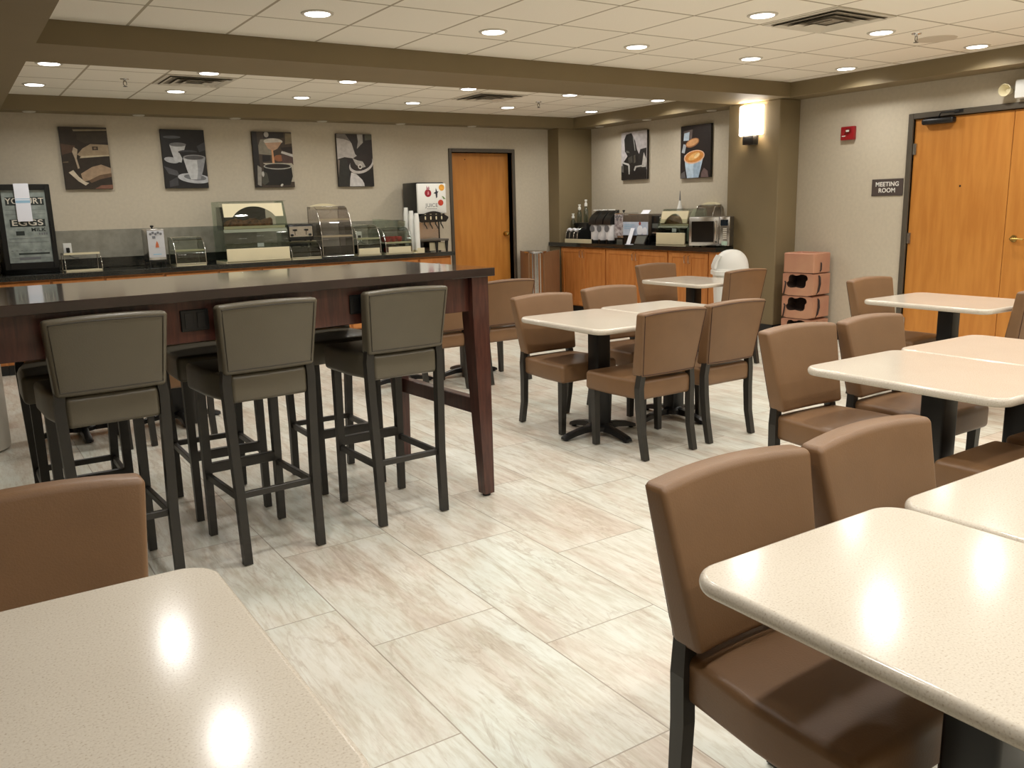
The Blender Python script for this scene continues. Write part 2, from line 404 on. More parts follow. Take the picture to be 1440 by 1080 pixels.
b = MB(); b.box(XR-.06, XR+.012, 4.43, 4.73, 2.085, 2.14, .018, 3); cl = b.build('door_closer', M['black'], l1, 40)
b = MB(); b.tube([(XR-.03,4.58,2.14),(XR-.10,4.52,2.175),(XR-.02,4.40,2.18)], .008); b.box(XR-.021, XR-.019+.02, 4.36, 4.44, 2.165, 2.195); b.build('closer_arm', M['black'], cl, 40)
b = MB(); b.lathe([(.007,.004),(.009,0)], axis='x', o=(XR+.012,4.356,1.53), n=12); b.build('peephole', M['dark'], l1)
b = MB(); b.lathe([(.012,.055),(.012,.008),(.03,.006),(.032,0)], axis='x', o=(XR+.012,3.845,1.07), n=18); b.tube([(XR-.04,3.845,1.07),(XR-.046,3.80,1.072),(XR-.042,3.74,1.068)], .009); b.build('door_handle', M['brass'], l2, 40)
# ------------------------------------------------------------------ wall fittings
t = thing('meeting_room_sign', 'brown plaque with white words beside the double orange doors', 'sign', (XR, 5.065, 1.54), -pi/2)
b = MB(); b.box(-.165, .165, -.008, 0, -.08, .08, .002, 1); b.build('plaque', M['sign'], t)
text('lettering', 'MEETING\nROOM', .058, M['txt'], t, (0,-.0085,.0), offs=.0015)
t = thing('fire_alarm', 'red fire alarm strobe box on the wall near the meeting room sign', 'alarm', (XR, 5.515, 2.08), -pi/2)
b = MB(); b.box(-.075, .075, -.045, 0, -.065, .065, .008, 2); b.build('housing', M['red'], t, 40)
b = MB(); b.prism([(-.02,-.01),(.045,.0),(.045,.045),(.0,.045)], 'y', -.062, -.044); b.build('strobe_lens', M['clear'], t)
b = MB(); b.box(-.055,-.015,-.048,-.044,-.03,-.022); b.box(.0,.035,-.0635,-.0615,.012,.03); b.build('alarm_marking', M['txt'], t)
t = thing('emergency_light', 'cream emergency light unit mounted on the wall above the double doors', 'emergency light', (XR, 3.80, 2.30), -pi/2)
b = MB(); b.box(-.10, .30, -.09, 0, -.075, .075, .012, 2); b.build('housing', M['white'], t, 40)
for sx in (-.17, .37):
    b = MB(); b.lathe([(.025,-.02),(.032,.0),(.052,.085),(.048,.087),(.02,.02)], axis='y', o=(sx,-.03,.0), n=20, cap=True)
    o = b.build('lamp_head', M['cream'], t, 40); o.rotation_euler = (radians(0),0,0)
# sconce
t = thing('wall_sconce', 'glowing white wall sconce with dark mount on the olive pillar', 'wall lamp', (FX, 6.47, 2.13), -pi/2)
b = MB(); ring = []
for z, k in ((0,.96),(.006,1),(.294,1),(.30,.96)):
    ring.append([(.155*k*cos(a), -.02-.10*k*sin(a), z) for a in [pi*i/16 for i in range(17)]])
b.loft(ring, cap=False); sh = b.build('lamp_shade', M['shade'], t, 40)
b = MB(); b.box(-.07, .07, -.02, 0, .02, .28); b.box(-.075, .075, -.085, 0, -.10, .0, .01, 2); b.build('wall_mount', M['black'], t, 40)
def lamp_point(parent, loc, power, r=.05, col=(1,.86,.68)):
    l = bpy.data.lights.new('bulb', 'POINT'); l.energy = power; l.shadow_soft_size = r; l.color = col
    o = bpy.data.objects.new('bulb', l); COL.objects.link(o); o.parent = parent; o.location = loc; return o
lamp_point(t, (0,-.07,.20), 16, .03)
# ------------------------------------------------------------------ ceiling lights
LP = 13.0
def make_light():
    t = thing('ceiling_light', None, None)
    b = MB(); b.lathe([(.074,-.004),(.078,-.008),(.095,-.006),(.098,0)], n=28); b.build('trim_ring', M['trimw'], t, 40)
    b = MB(); b.lathe([(.001,-.0085),(.072,-.0095),(.074,-.004)], n=28); b.build('lens', M['lens'], t, 40)
    l = bpy.data.lights.new('downlight', 'AREA'); l.shape = 'DISK'; l.size = .145; l.energy = LP; l.color = (1,.972,.925); l.spread = radians(150)
    o = bpy.data.objects.new('downlight', l); COL.objects.link(o); o.parent = t; o.location = (0,0,-.011)
    return t
CX = [.86, 2.05, 3.29, 4.57, 5.83, 7.10]
lt = make_light(); n = 0
rows = [(8.87, 'in the row nearest the buffet wall'), (7.65, 'in the row just behind the ceiling beam'), (5.16, 'in the row just in front of the ceiling beam'),
        (3.96, 'in the second row in front of the beam'), (2.87, 'in the third row in front of the beam'), (1.65, 'in the fourth row in front of the beam'), (.45, 'in the fifth row in front of the beam'), (-.8, 'in the sixth row in front of the beam'), (-2.1, 'in the last row by the front wall')]
for y, d in rows:
    for i, x in enumerate(CX):
        place(lt, n, (x, y, ZC), 0, 'ceiling downlight, %s from the left %s' % (ORD[i], d), 'recessed downlights in the tiled ceiling', 'ceiling light'); n += 1
# unlit small trims under the soffits
def make_trim():
    t = thing('soffit_light', None, None)
    b = MB(); b.lathe([(.03,-.002),(.05,-.008),(.06,0),(.05,.004)], n=20); b.build('trim_ring', M['trimw'], t, 40)
    b = MB(); b.lathe([(.001,-.0015),(.03,-.002)], n=16); b.build('lens', M['white'], t)
    return t
tr = make_trim(); n = 0
for i, x in enumerate((.868, 1.86, 2.845, 3.84, 4.84, 5.85)):
    place(tr, n, (x, 9.745, ZS), 0, 'small round unlit light under the soffit over the buffet, %s from the left' % ORD[i], 'small soffit lights over the buffet', 'ceiling light'); n += 1
for i, y in enumerate((9.26, 8.33, 7.24)):
    place(tr, n, (7.55, y, ZS), 0, 'small round unlit light under the soffit over the coffee counter, %s from the back corner' % ORD[i], 'small soffit lights over the coffee counter', 'ceiling light'); n += 1
# vents
def make_vent():
    t = thing('ceiling_vent', None, None)
    b = MB(); b.box(-.30, .30, -.30, .30, -.006, 0); b.build('vent_plate', M['vent'], t)
    for k, (w, z) in enumerate(((.26,-.012),(.19,-.018),(.12,-.024))):
        b = MB()
        for s_ in range(4):
            a = pi/2*s_; R = Matrix.Rotation(a, 4, 'Z')
            pts = [(-w,-w,z-.004),(w,-w,z-.004),(w-.045,-w+.045,z+.01),(-w+.045,-w+.045,z+.01)]
            b.poly([R @ Vector(p) for p in pts]); b.poly([R @ Vector((p[0],p[1],p[2]-.002)) for p in pts][::-1])
        b.build('louver', M['vent'], t)
    b = MB(); b.box(-.262, .262, -.262, .262, -.0075, -.006); b.build('backing', M['ventd'], t)  # darker sheet, shade between the louvers put into its colour
    return t
vt = make_vent()
place(vt, 0, (5.12, 3.875, ZC), 0, 'square louvered air vent in the ceiling in front of the beam', 'square ceiling air vents', 'air vent')
place(vt, 1, (2.053, 8.145, ZC), 0, 'square louvered air vent in the ceiling behind the beam, the left one', 'square ceiling air vents', 'air vent')
place(vt, 1, (5.12, 8.145, ZC), 0, 'square louvered air vent in the ceiling behind the beam, the right one', 'square ceiling air vents', 'air vent')
def make_sprinkler():
    t = thing('fire_sprinkler', None, None)
    b = MB(); b.lathe([(.036,0),(.034,-.006),(.012,-.01),(.011,-.022)], n=18); b.build('escutcheon', M['chrome'], t, 40)
    b = MB(); b.tube([(-.011,0,-.02),(-.014,0,-.045),(0,0,-.062)], .003, 6); b.tube([(.011,0,-.02),(.014,0,-.045),(0,0,-.062)], .003, 6); b.build('yoke', M['frame'], t, 40)
    b = MB(); b.lathe([(.004,-.058),(.018,-.062),(.018,-.064),(.004,-.066)], n=14); b.build('deflector', M['frame'], t)
    return t
sp = make_sprinkler()
place(sp, 0, (1.495, 8.26, ZC), 0, 'small metal fire sprinkler head by the left vent behind the beam', 'fire sprinkler heads', 'sprinkler')
place(sp, 1, (5.87, 8.29, ZC), 0, 'small metal fire sprinkler head by the right vent behind the beam', 'fire sprinkler heads', 'sprinkler')
place(sp, 1, (6.12, 3.87, ZC), 0, 'small metal fire sprinkler head beside the round speaker in front of the beam', 'fire sprinkler heads', 'sprinkler')
t = thing('ceiling_speaker', 'flat round speaker grille in the ceiling near the double doors', 'speaker', (6.47, 3.93, ZC))
b = MB(); b.lathe([(.001,-.008),(.125,-.007),(.145,-.003),(.148,0)], n=32); b.build('speaker_grille', M['grille'], t, 40)

# ------------------------------------------------------------------ dining tables
def table(name, x0, x1, y0, y1, label, group=None):
    x0, x1, y0, y1 = [q*.979 for q in (x0, x1, y0, y1)]; w, d = x1-x0, y1-y0
    t = thing(name, label, 'table', ((x0+x1)/2, (y0+y1)/2, 0), 0, group)
    b = MB(); rings = []
    T, th, rc = .75, .034, .075
    for k in range(9):
        a = -pi/2 + pi*k/8; ins = .013*(1-cos(a)); z = T - th/2 + th/2*sin(a)
        R = rc - ins; ring = []
        for cx, cy, a0 in ((w/2-rc, d/2-rc, 0), (-w/2+rc, d/2-rc, pi/2), (-w/2+rc, -d/2+rc, pi), (w/2-rc, -d/2+rc, 1.5*pi)):
            for q in range(9):
                an = a0 + pi/2*q/8; ring.append((cx + R*cos(an), cy + R*sin(an), z))
        rings.append(ring)
    b.loft(rings); b.build('tabletop', M['stone'], t, 35)
    b = MB(); b.box(-.15, .15, -.15, .15, .705, .7158, .003, 1); b.build('top_plate', M['black'], t)
    b = MB(); b.box(-.053, .053, -.053, .053, .06, .705, .012, 3); b.build('column', M['black'], t, 40)
    b = MB(); b.lathe([(.085,.035),(.085,.06),(.06,.075),(.055,.08)], n=20); b.build('base_hub', M['black'], t, 40)
    for k in range(4):
        b = MB(); rr = []
        for r_, z, hw, hh in ((.05,.055,.030,.024),(.14,.05,.028,.020),(.22,.036,.027,.017),(.27,.024,.03,.014),(.292,.018,.024,.010)):
            rr.append([(r_, -hw, z-hh), (r_, hw, z-hh), (r_, hw*.75, z+hh*.7), (r_, 0, z+hh), (r_, -hw*.75, z+hh*.7)])
        b.loft(rr); o = b.build('base_foot', M['black'], t, 50); o.rotation_euler = (0,0,pi/2*k)
        b = MB(); b.lathe([(.014,0),(.016,.004),(.012,.014)], .268, 0, 12); g = b.build('glide', M['rubber'], o, 40)
    return t
G1 = 'stone-topped pedestal dining tables'
table('dining_table', -.37, .387, .90, 1.775, 'pale stone-topped table in the left foreground with a lone brown chair behind', G1)
table('dining_table', 1.135, 1.812, .27, 1.14, 'pale stone-topped table in the right foreground, nearest the camera', G1)
table('dining_table', 1.820, 2.50, .27, 1.135, 'pale stone-topped table at the right edge, joined to the nearest right table', G1)
table('dining_table', 3.055, 3.755, 1.50, 2.375, 'pale stone table with rounded corner joined left of another, in the right middle', G1)
table('dining_table', 3.763, 4.46, 1.50, 2.385, 'pale stone table against the right picture edge behind the middle right table', G1)
table('dining_table', 3.105, 3.80, 3.82, 4.68, 'pale stone-topped table nearest the dark bar table, in the centre', G1)
table('dining_table', 3.81, 4.49, 3.85, 4.72, 'pale stone table joined to the right side of the centre table', G1)
table('dining_table', 5.50, 6.15, 5.36, 6.17, 'pale stone table standing alone in front of the coffee counter', G1)
table('dining_table', 5.44, 6.17, 2.83, 3.74, 'pale stone table standing alone in front of the double orange doors', G1)
table('dining_table', 3.50, 4.16, 6.16, 7.02, 'pedestal table hidden behind the right leg of the bar table', G1)
table('dining_table', 2.83, 3.49, 6.16, 7.02, 'pedestal table behind the bar table, under the right bar stool', G1)
table('dining_table', .95, 1.62, 6.05, 6.90, 'pedestal table behind the bar table, seen between two near stools', G1)
table('dining_table', .35, .94, 6.05, 6.90, 'pedestal table behind the bar table, seen under the left stool', G1)
# ------------------------------------------------------------------ chairs
def back_fn(w0, w1, zb, zt, rake, crown, bow, y0):
    def fn(p):
        h = zt - zb; t_ = (p.z + h/2)/h
        k = (w0 + (w1-w0)*t_)/w1
        x = p.x*k; u = x/(w1/2)
        z = p.z + (crown*(1-u*u))*max(0,t_)
        y = p.y*(1.12-.30*t_) - rake*t_ + bow*u*u
        return Vector((x, y + y0, z + (zb+zt)/2))
    return fn
def seam(w0, w1, zb, zt, rake, crown, bow, y0, d, m, r=.0024, ins=.03):
    """piping loop on the rear face"""
    b = MB(); f = back_fn(w0, w1, zb, zt, rake, crown, bow, y0)
    W, H = w1/2-ins, (zt-zb)/2-ins
    pts = []
    for i in range(13): pts.append((-W+2*W*i/12, H))
    for i in range(1,8): pts.append((W, H-2*H*i/8))
    for i in range(13): pts.append((W-2*W*i/12, -H))
    for i in range(1,8): pts.append((-W, -H+2*H*i/8))
    b.tube([f(Vector((x, -d/2-.0005, z))) for x, z in pts], r, 6, closed=True)
    return b
def make_chair():
    t = thing('dining_chair', None, None)
    b = MB()
    def sf(p):
        u, v = p.x/.23, p.y/.235
        z = p.z + (.012*(1-u*u)*(1-v*v) if p.z > 0 else 0)
        return Vector((p.x*(.86+.14*min(1,(v+1)/1.1)), p.y, z))
    b.soft(.455, .475, .115, .024, (5,5,1), sf, (0,.015,.405)); b.build('seat', M['chair'], t, 60)
    A = (.415, .495, .485, .853, .075, .014, .016, -.205)
    b = MB(); b.soft(.495, .080, .37, .017, (8,1,6), back_fn(*A)); bk = b.build('backrest', M['chair'], t, 60)
    seam(*A, .080, None, ins=.012).build('piping', M['pipe'], bk, 60)
    for s_ in (-1, 1):
        b = MB(); x = s_*.190
        b.hexa([(x-.017,.175,.004),(x+.017,.175,.004),(x+.017,.209,.004),(x-.017,.209,.004)],
               [(x-.021,.180,.35),(x+.021,.180,.35),(x+.021,.222,.35),(x-.021,.222,.35)])
        lg = b.build('leg', M['leg'], t)
        b = MB(); b.lathe([(.011,0),(.012,.004)], x, .192, 10); b.build('glide', M['vent'], lg)
        b = MB(); rr = []
        for y, z, h, x in ((-.255,.004,.017,s_*.19),(-.225,.15,.019,s_*.19),(-.212,.30,.021,s_*.196),(-.210,.42,.021,s_*.200),(-.216,.52,.019,s_*.186)):
            rr.append([(x-.018,y-h,z),(x+.018,y-h,z),(x+.018,y+h,z),(x-.018,y+h,z)])
        b.loft(rr); lg = b.build('leg', M['leg'], t)
        b = MB(); b.lathe([(.011,0),(.012,.004)], s_*.19, -.255, 10); b.build('glide', M['vent'], lg)
    return t
ch = make_chair(); GC = 'brown leather dining chairs'
F = pi  # facing the camera (toward -Y)
chairs = [
 (.075, 1.83, F, 'brown leather chair back in the left foreground behind the cropped left table'),
 (1.455, 1.045, F, 'brown leather chair at the nearest right table, largest chair in view'),
 (1.965, 1.035, F, 'brown leather chair just right of the largest foreground chair'),
 (3.34, 2.36, F, 'brown leather chair at the left corner of the middle right table'),
 (3.875, 2.33, F, 'brown leather chair behind the seam of the middle right tables'),
 (5.755, 3.62, F, 'brown leather chair beside the wall sign at the lone right table'),
 (5.745, 2.93, 0, 'brown leather chair cut by the right edge, backing onto the camera'),
 (3.285, 1.50, 0, 'brown leather chair whose seat shows under the middle right table'),
 (3.82, 1.50, 0, 'brown leather chair tucked at the far right under the edge table'),
 (3.36, 4.48, F, 'brown leather chair at the far left side of the centre table, front visible'),
 (4.02, 4.57, F, 'brown leather chair behind the centre tables, mostly hidden by them'),
 (3.395, 3.785, 0, 'brown leather chair with its back to the camera at the centre table'),
 (3.94, 3.82, 0, 'brown leather chair with its back to the camera, right of its twin at centre'),
 (5.85, 6.06, F, 'brown leather chair against the honey cabinets behind the lone centre table'),
 (5.83, 5.41, 0, 'brown leather chair in front of the white swing-lid bin'),
 (3.85, 6.17, 0, 'brown leather chair just right of the bar table leg, back to camera'),
 (3.25, 6.17, 0, 'brown leather chair seen between the right stool and the bar table leg'),
 (1.155, 5.97, 0, 'brown leather chair glimpsed under the bar between left and middle stools'),
 (.64, 5.98, 0, 'brown leather chair with only its legs showing under the left stool'),
]
for i, (x, y, r, lb) in enumerate(chairs):
    place(ch, i, (x, y, 0), r + radians([0,0,1,-1.5,1][i % 5]), lb, GC, 'chair')
# ------------------------------------------------------------------ bar stools
def make_stool():
    t = thing('bar_stool', None, None)
    def sf(p):
        u, v = p.x/.21, p.y/.23
        return Vector((p.x*(.80+.20*min(1,(v+1)/.9)), p.y, p.z + (.01*(1-u*u)*(1-v*v) if p.z > 0 else 0)))
    b = MB(); b.soft(.41, .47, .12, .022, (5,5,1), sf, (0,.005,.752)); b.build('seat', M['stool'], t, 60)
    A = (.385, .425, .815, 1.10, .055, .008, .010, -.215)
    b = MB(); b.soft(.425, .07, .285, .016, (8,1,5), back_fn(*A)); bk = b.build('backrest', M['stool'], t, 60)
    seam(*A, .07, None, ins=.018).build('piping', M['spipe'], bk, 60)
    for s_ in (-1, 1):
        x = s_*.165
        b = MB(); b.hexa([(x-.016,.185,.004),(x+.016,.185,.004),(x+.016,.217,.004),(x-.016,.217,.004)],
                         [(x-.019,.170,.70),(x+.019,.170,.70),(x+.019,.208,.70),(x-.019,.208,.70)])
        lg = b.build('leg', M['leg'], t); b = MB(); b.lathe([(.012,0),(.013,.004)], x, .201, 10); b.build('glide', M['vent'], lg)
        b = MB(); rr = []
        for y, z, h, x in ((-.235,.004,.016,s_*.166),(-.220,.30,.018,s_*.168),(-.212,.62,.020,s_*.178),(-.213,.78,.019,s_*.182),(-.216,.86,.015,s_*.172)):
            rr.append([(x-.018,y-h,z),(x+.018,y-h,z),(x+.018,y+h,z),(x-.018,y+h,z)])
        b.loft(rr); lg = b.build('leg', M['leg'], t); b = MB(); b.lathe([(.012,0),(.013,.004)], s_*.166, -.235, 10); b.build('glide', M['vent'], lg)
        x = s_*.166; b = MB(); b.box(x-.010, x+.010, -.205, .195, .275, .305, .002, 1); b.build('side_rail', M['leg'], t)
    b = MB(); b.box(-.155, .155, -.222, -.202, .285, .312, .002, 1); b.build('rear_rail', M['leg'], t)
    b = MB(); b.box(-.155, .155, .180, .212, .300, .345, .003, 1); b.build('footrest', M['leg'], t)
    return t
st = make_stool(); GS = 'olive leather bar stools around the bar table'
stools = [
 (.445, 3.655, radians(3), 'olive leather bar stool leftmost of the three with backs to the camera'),
 (1.045, 3.69, radians(4), 'olive leather bar stool in the middle of the three with backs to the camera'),
 (1.705, 3.745, radians(2), 'olive leather bar stool nearest the bar table right leg'),
 (.40, 4.24, pi, 'bar stool on the far side of the bar, behind the leftmost near stool'),
 (1.03, 4.31, pi, 'bar stool on the far side of the bar, behind the middle near stool'),
 (1.66, 4.31, pi, 'bar stool on the far side of the bar, behind the right near stool'),
]
for i, (x, y, r, lb) in enumerate(stools): place(st, i, (x, y, 0), r, lb, GS, 'bar stool')
# ------------------------------------------------------------------ bar table
t = thing('bar_table', 'long tall dark mahogany communal table with glossy top and power outlets', 'table', (2.20, 4.01, 0), radians(4.0))
L = 2.75; hw = .465
b = MB(); b.box(-L, 0, -hw, hw, 1.122, 1.162, .002, 1); b.build('tabletop', M['bartop'], t)
for sx, nx in ((-.03, -1), (-L+.03, 1)):
    for sy in (-1, 1):
        b = MB(); a0 = sx; a1 = sx + nx*.095; c1 = sx + nx*.058; y0 = sy*(hw-.02); y1 = sy*(hw-.115); yb = sy*(hw-.078)
        def q(xa, xb, ya, yb_, z):
            X = sorted((xa, xb)); Y = sorted((ya, yb_)); return [(X[0],Y[0],z),(X[1],Y[0],z),(X[1],Y[1],z),(X[0],Y[1],z)]
        b.loft([q(a0, c1, y0, yb, .014), q(a0, a1-nx*.005, y0, y1+sy*.005, .80), q(a0, a1, y0, y1, .93), q(a0, a1, y0, y1, 1.122)])
        lg = b.build('leg', M['mahog'], t)
        b = MB(); b.lathe([(.02,0),(.022,.006),(.014,.016)], (a0+c1)/2, (y0+yb)/2, 14); b.build('leveling_foot', M['rubber'], lg, 40)
for sy in (-1, 1):
    b = MB(); Y = sorted((sy*(hw-.055), sy*(hw-.08))); b.box(-L+.12, -.12, Y[0], Y[1], .955, 1.122, .002, 1); b.build('apron', M['mahog'], t)
for sx in (-.045, -L+.045):
    b = MB(); b.box(sx-.012, sx+.012, -hw+.11, hw-.11, .955, 1.122, .002, 1); b.build('apron', M['mahog'], t)
    b = MB(); b.box(sx-.03, sx+.02, -hw+.07, hw-.07, .42, .50, .003, 1); b.build('stretcher', M['mahog'], t)
for ox in (-.71, -1.44):
    b = MB(); b.box(ox-.055, ox+.055, -hw+.046, -hw+.056, 1.0, 1.085, .003, 1); ob = b.build('outlet_plate', M['plastic'], t)
    b = MB()
    for k in (-.024, .024):
        b.box(ox+k-.016, ox+k+.016, -hw+.0435, -hw+.0462, 1.012, 1.073, .001, 1)
    b.build('socket', M['black'], ob)
# ------------------------------------------------------------------ cabinets and worktops
def cabinet(name, w, h, label, group, loc, rz, doors=1, drawer=True, depth=.58):
    t = thing(name, label, 'cabinet', loc, rz, group)
    b = MB(); b.box(0, w, .018, depth, .10, h); b.box(.0, w, .07, depth, 0, .10); b.build('body', M['cab'], t)
    b = MB(); b.box(0, w, .062, .07, 0, .098); b.build('toe_kick', M['rubber'], t)
    def panel(nm, x0, x1, z0, z1):
        b = MB(); s_ = .055
        b.box(x0, x0+s_, 0, .018, z0, z1, .002, 1); b.box(x1-s_, x1, 0, .018, z0, z1, .002, 1)
        b.box(x0+s_, x1-s_, 0, .018, z0, z0+s_, .002, 1); b.box(x0+s_, x1-s_, 0, .018, z1-s_, z1, .002, 1)
        b.box(x0+s_-.001, x1-s_+.001, .008, .018, z0+s_-.001, z1-s_+.001)
        return b.build(nm, M['cab'], t)
    zt = h-.02
    if drawer:
        b = MB(); b.box(.012, w-.012, 0, .018, zt-.13, zt, .003, 1); d = b.build('drawer', M['cab'], t)
        b = MB(); b.tube([(w/2-.045,0,zt-.065),(w/2-.04,-.025,zt-.065),(w/2+.04,-.025,zt-.065),(w/2+.045,0,zt-.065)], .004, 6); b.build('handle', M['steel'], d, 60)
        zt -= .145
    dw = (w-.024-(doors-1)*.005)/doors
    for k in range(doors):
        x0 = .012 + k*(dw+.005); dr = panel('door', x0, x0+dw, .115, zt)
        hx = x0 + dw - .03 if (doors == 1 or k == 0) else x0 + .03
        b = MB(); b.tube([(hx,0,zt-.03),(hx,-.026,zt-.035),(hx,-.026,zt-.115),(hx,0,zt-.12)], .0045, 6); b.build('handle', M['steel'], dr, 60)
    return t
GB = 'honey maple base cabinets under the buffet'
seps = [-.30, .37, .814, 1.283, 1.843, 2.379, 2.836, 3.303, 3.834, 4.372, 4.74, 5.19]
near = ['out past the left picture edge', 'under the milk fridge', 'under the low wire rack', 'under the white drink dispenser', 'under the small curved pastry case',
        'under the left half of the big cream display case', 'under the right half of the big cream display case', 'under the toaster', 'under the tall smoked bread case',
        'under the chrome wire bread case', 'under the paper cup stacks', 'under the juice machine']
for i in range(len(seps)-1):
    cabinet('base_cabinet', seps[i+1]-seps[i]-.002, .885, 'honey maple cabinet with a drawer ' + near[min(i, 11) if i < 10 else 11], GB, (seps[i]+.001, 9.23, 0), 0)
t = thing('granite_worktop', 'long black granite worktop of the buffet along the picture wall', 'worktop', (0,0,0))
b = MB(); b.box(-.32, 5.225, 9.20, YB-.012, .885, .935, .004, 2); b.build('slab', M['granite'], t)
b = MB(); b.box(-.32, 5.225, YB-.034, YB-.0125, .936, 1.04, .002, 1); b.build('upstand', M['granite'], t)
GA = 'honey maple base cabinets under the coffee counter'
# alcove: local x -> -Y
def alc(y): return (7.125, y, 0)
for y1, y0, dn, lb in ((9.60, 8.63, 2, 'honey maple cabinet under the coffee servers beside the steel corner bin'), (8.628, 7.482, 2, 'honey maple cabinet under the poster-fronted machine'), (7.48, 6.83, 2, 'honey maple cabinet with two doors under the microwave')):
    cabinet('base_cabinet', y1-y0, .90, lb, GA, alc(y1), -pi/2, dn, False, .56)
t = thing('granite_worktop', 'short black granite worktop of the coffee counter by the olive pillars', 'worktop', (0,0,0))
b = MB(); b.prism([(7.095,6.70),(7.375,6.70),(7.375,6.824),(XR-.0125,6.824),(XR-.0125,9.615),(7.127,9.615),(7.127,9.84),(7.095,9.84)], 'z', .90, .95); b.build('slab', M['granite'], t)
t = thing('end_panel', 'honey maple end panel of the coffee counter in front of the pillar', 'cabinet panel', (0,0,0))
b = MB(); b.box(7.125, 7.372, 6.71, 6.826, 0, .899, .002, 1); b.build('panel', M['cab'], t)
b = MB(); b.box(7.122, 7.1252, 6.712, 6.824, .0, .098); b.build('toe_kick', M['rubber'], t)
ZB, ZA = .9352, .9502
# ------------------------------------------------------------------ canvases
def canvas(label, loc, rz, w, h, bg, shapes, edge=(40,34,28)):
    t = thing('canvas_print', label, 'picture', loc, rz, 'coffee photographs hung on the walls')
    b = MB(); b.box(-w/2, w/2, -.035, .003, -h/2, h/2, .002, 1); b.build('stretched_canvas', solid(edge), t)
    b = MB(); mats = []; y = -.0354
    def mi(c):
        m = solid(c, .45)
        if m not in mats: mats.append(m)
        return mats.index(m)
    b.mi = mi(bg); b.poly([(-w/2+.001,y,-h/2+.001),(w/2-.001,y,-h/2+.001),(w/2-.001,y,h/2-.001),(-w/2+.001,y,h/2-.001)])
    def clip(pts):
        lo, hi = .004, .996
        for ax, lim, sg in ((0,lo,1),(0,hi,-1),(1,lo,1),(1,hi,-1)):
            out = []
            for i in range(len(pts)):
                a, c = pts[i-1], pts[i]; ia, ic = (a[ax]-lim)*sg >= 0, (c[ax]-lim)*sg >= 0
                if ia != ic:
                    f = (lim-a[ax])/(c[ax]-a[ax]); out.append((a[0]+f*(c[0]-a[0]), a[1]+f*(c[1]-a[1])))
                if ic: out.append(c)
            pts = out
            if len(pts) < 3: return []
        return pts
    for s_ in shapes:
        y -= .00025; c = s_[-1]; b.mi = mi(c)
        if s_[0] == 'e':
            _, cx, cy, rx, ry, rot, _c = s_; pts = []
            for k in range(28):
                a = 2*pi*k/28; u, v = rx*cos(a), ry*sin(a)*h/w; r_ = radians(rot)
                pts.append((cx + u*cos(r_) - v*sin(r_), cy + (u*sin(r_) + v*cos(r_))*w/h))
        else: pts = list(s_[1])
        pts = clip(pts)
        if len(pts) > 2: b.poly([(-w/2 + u*w, y, -h/2 + v*h) for u, v in pts])
    b.build('print', mats, t)
    return t
DK = (30,26,24)
canvas('canvas photo of stacked burlap coffee sacks, first above the buffet', (1.333, YB, 2.04), 0, .44, .61, (52,42,32), [
 ('p', [(.3,.93),(1,.95),(1,.97),(.28,.96)], (150,138,112)), ('p', [(.35,.90),(1,.92),(1,.76),(.5,.74),(.35,.8)], (64,54,42)),
 ('p', [(0,.55),(.25,.6),(.3,.7),(0,.73)], (92,68,52)), ('p', [(.32,.56),(.45,.66),(.62,.73),(1,.72),(1,.56),(.7,.54),(.4,.52)], (172,152,124)), ('p', [(.36,.50),(1,.54),(1,.56),(.4,.535)], (205,190,160)),
 ('p', [(.65,.63),(.77,.635),(.77,.69),(.65,.69)], (60,46,36)), ('p', [(.68,.645),(.74,.65),(.74,.68),(.68,.675)], (140,118,92)),
 ('p', [(.38,.12),(.35,.25),(.6,.36),(.8,.4),(1,.34),(1,.26),(.75,.23),(.5,.14)], (176,150,122)), ('p', [(.5,.14),(.75,.23),(1,.26),(1,.2),(.75,.16),(.55,.1)], (112,88,66)),
 ('p', [(.1,.27),(.2,.31),(.3,.2),(.42,.12),(.5,.1),(.42,.06),(.28,.13)], (214,200,176)), ('p', [(.26,.68),(.34,.64),(.3,.5),(.34,.34),(.3,.33),(.26,.5),(.22,.6)], (190,172,148)),
 ('p', [(.6,0),(1,0),(1,.07),(.75,.06)], (134,92,74)), ('p', [(0,.42),(.12,.43),(.12,.45),(0,.44)], (112,96,74))])
canvas('black and white canvas photo of cups on saucers, second above the buffet', (2.295, YB, 2.04), 0, .45, .61, (28,28,31), [
 ('e', .25, .87, .2, .025, 0, (90,92,96)), ('e', .2, .48, .17, .05, -10, (186,188,192)), ('p', [(.18,.74),(.55,.74),(.48,.6),(.42,.44),(.27,.46),(.22,.6)], (204,206,208)), ('e', .37, .745, .19, .035, 0, (120,120,122)),
 ('p', [(.0,.38),(.3,.3),(.35,.2),(.1,.25)], (84,84,88)), ('p', [(.1,.12),(.3,.2),(.3,.05),(.1,.02)], (70,70,74)),
 ('e', .58, .62, .22, .035, 0, (70,70,74)), ('p', [(.38,.62),(.8,.62),(.72,.5),(.45,.5)], (34,34,36)),
 ('e', .68, .17, .38, .085, -6, (196,198,202)), ('e', .7, .185, .26, .05, -6, (120,122,126)), ('p', [(.46,.52),(.98,.52),(.9,.3),(.82,.15),(.6,.15),(.53,.3)], (206,208,210)), ('p', [(.78,.5),(.98,.52),(.9,.3),(.82,.15),(.74,.15),(.78,.3)], (158,160,164)), ('e', .72, .53, .26, .045, 0, (150,150,152)), ('e', .72, .525, .22, .034, 0, (88,88,90)), ('p', [(.8,.72),(1,.8),(1,.66),(.85,.62)], (66,66,70))])
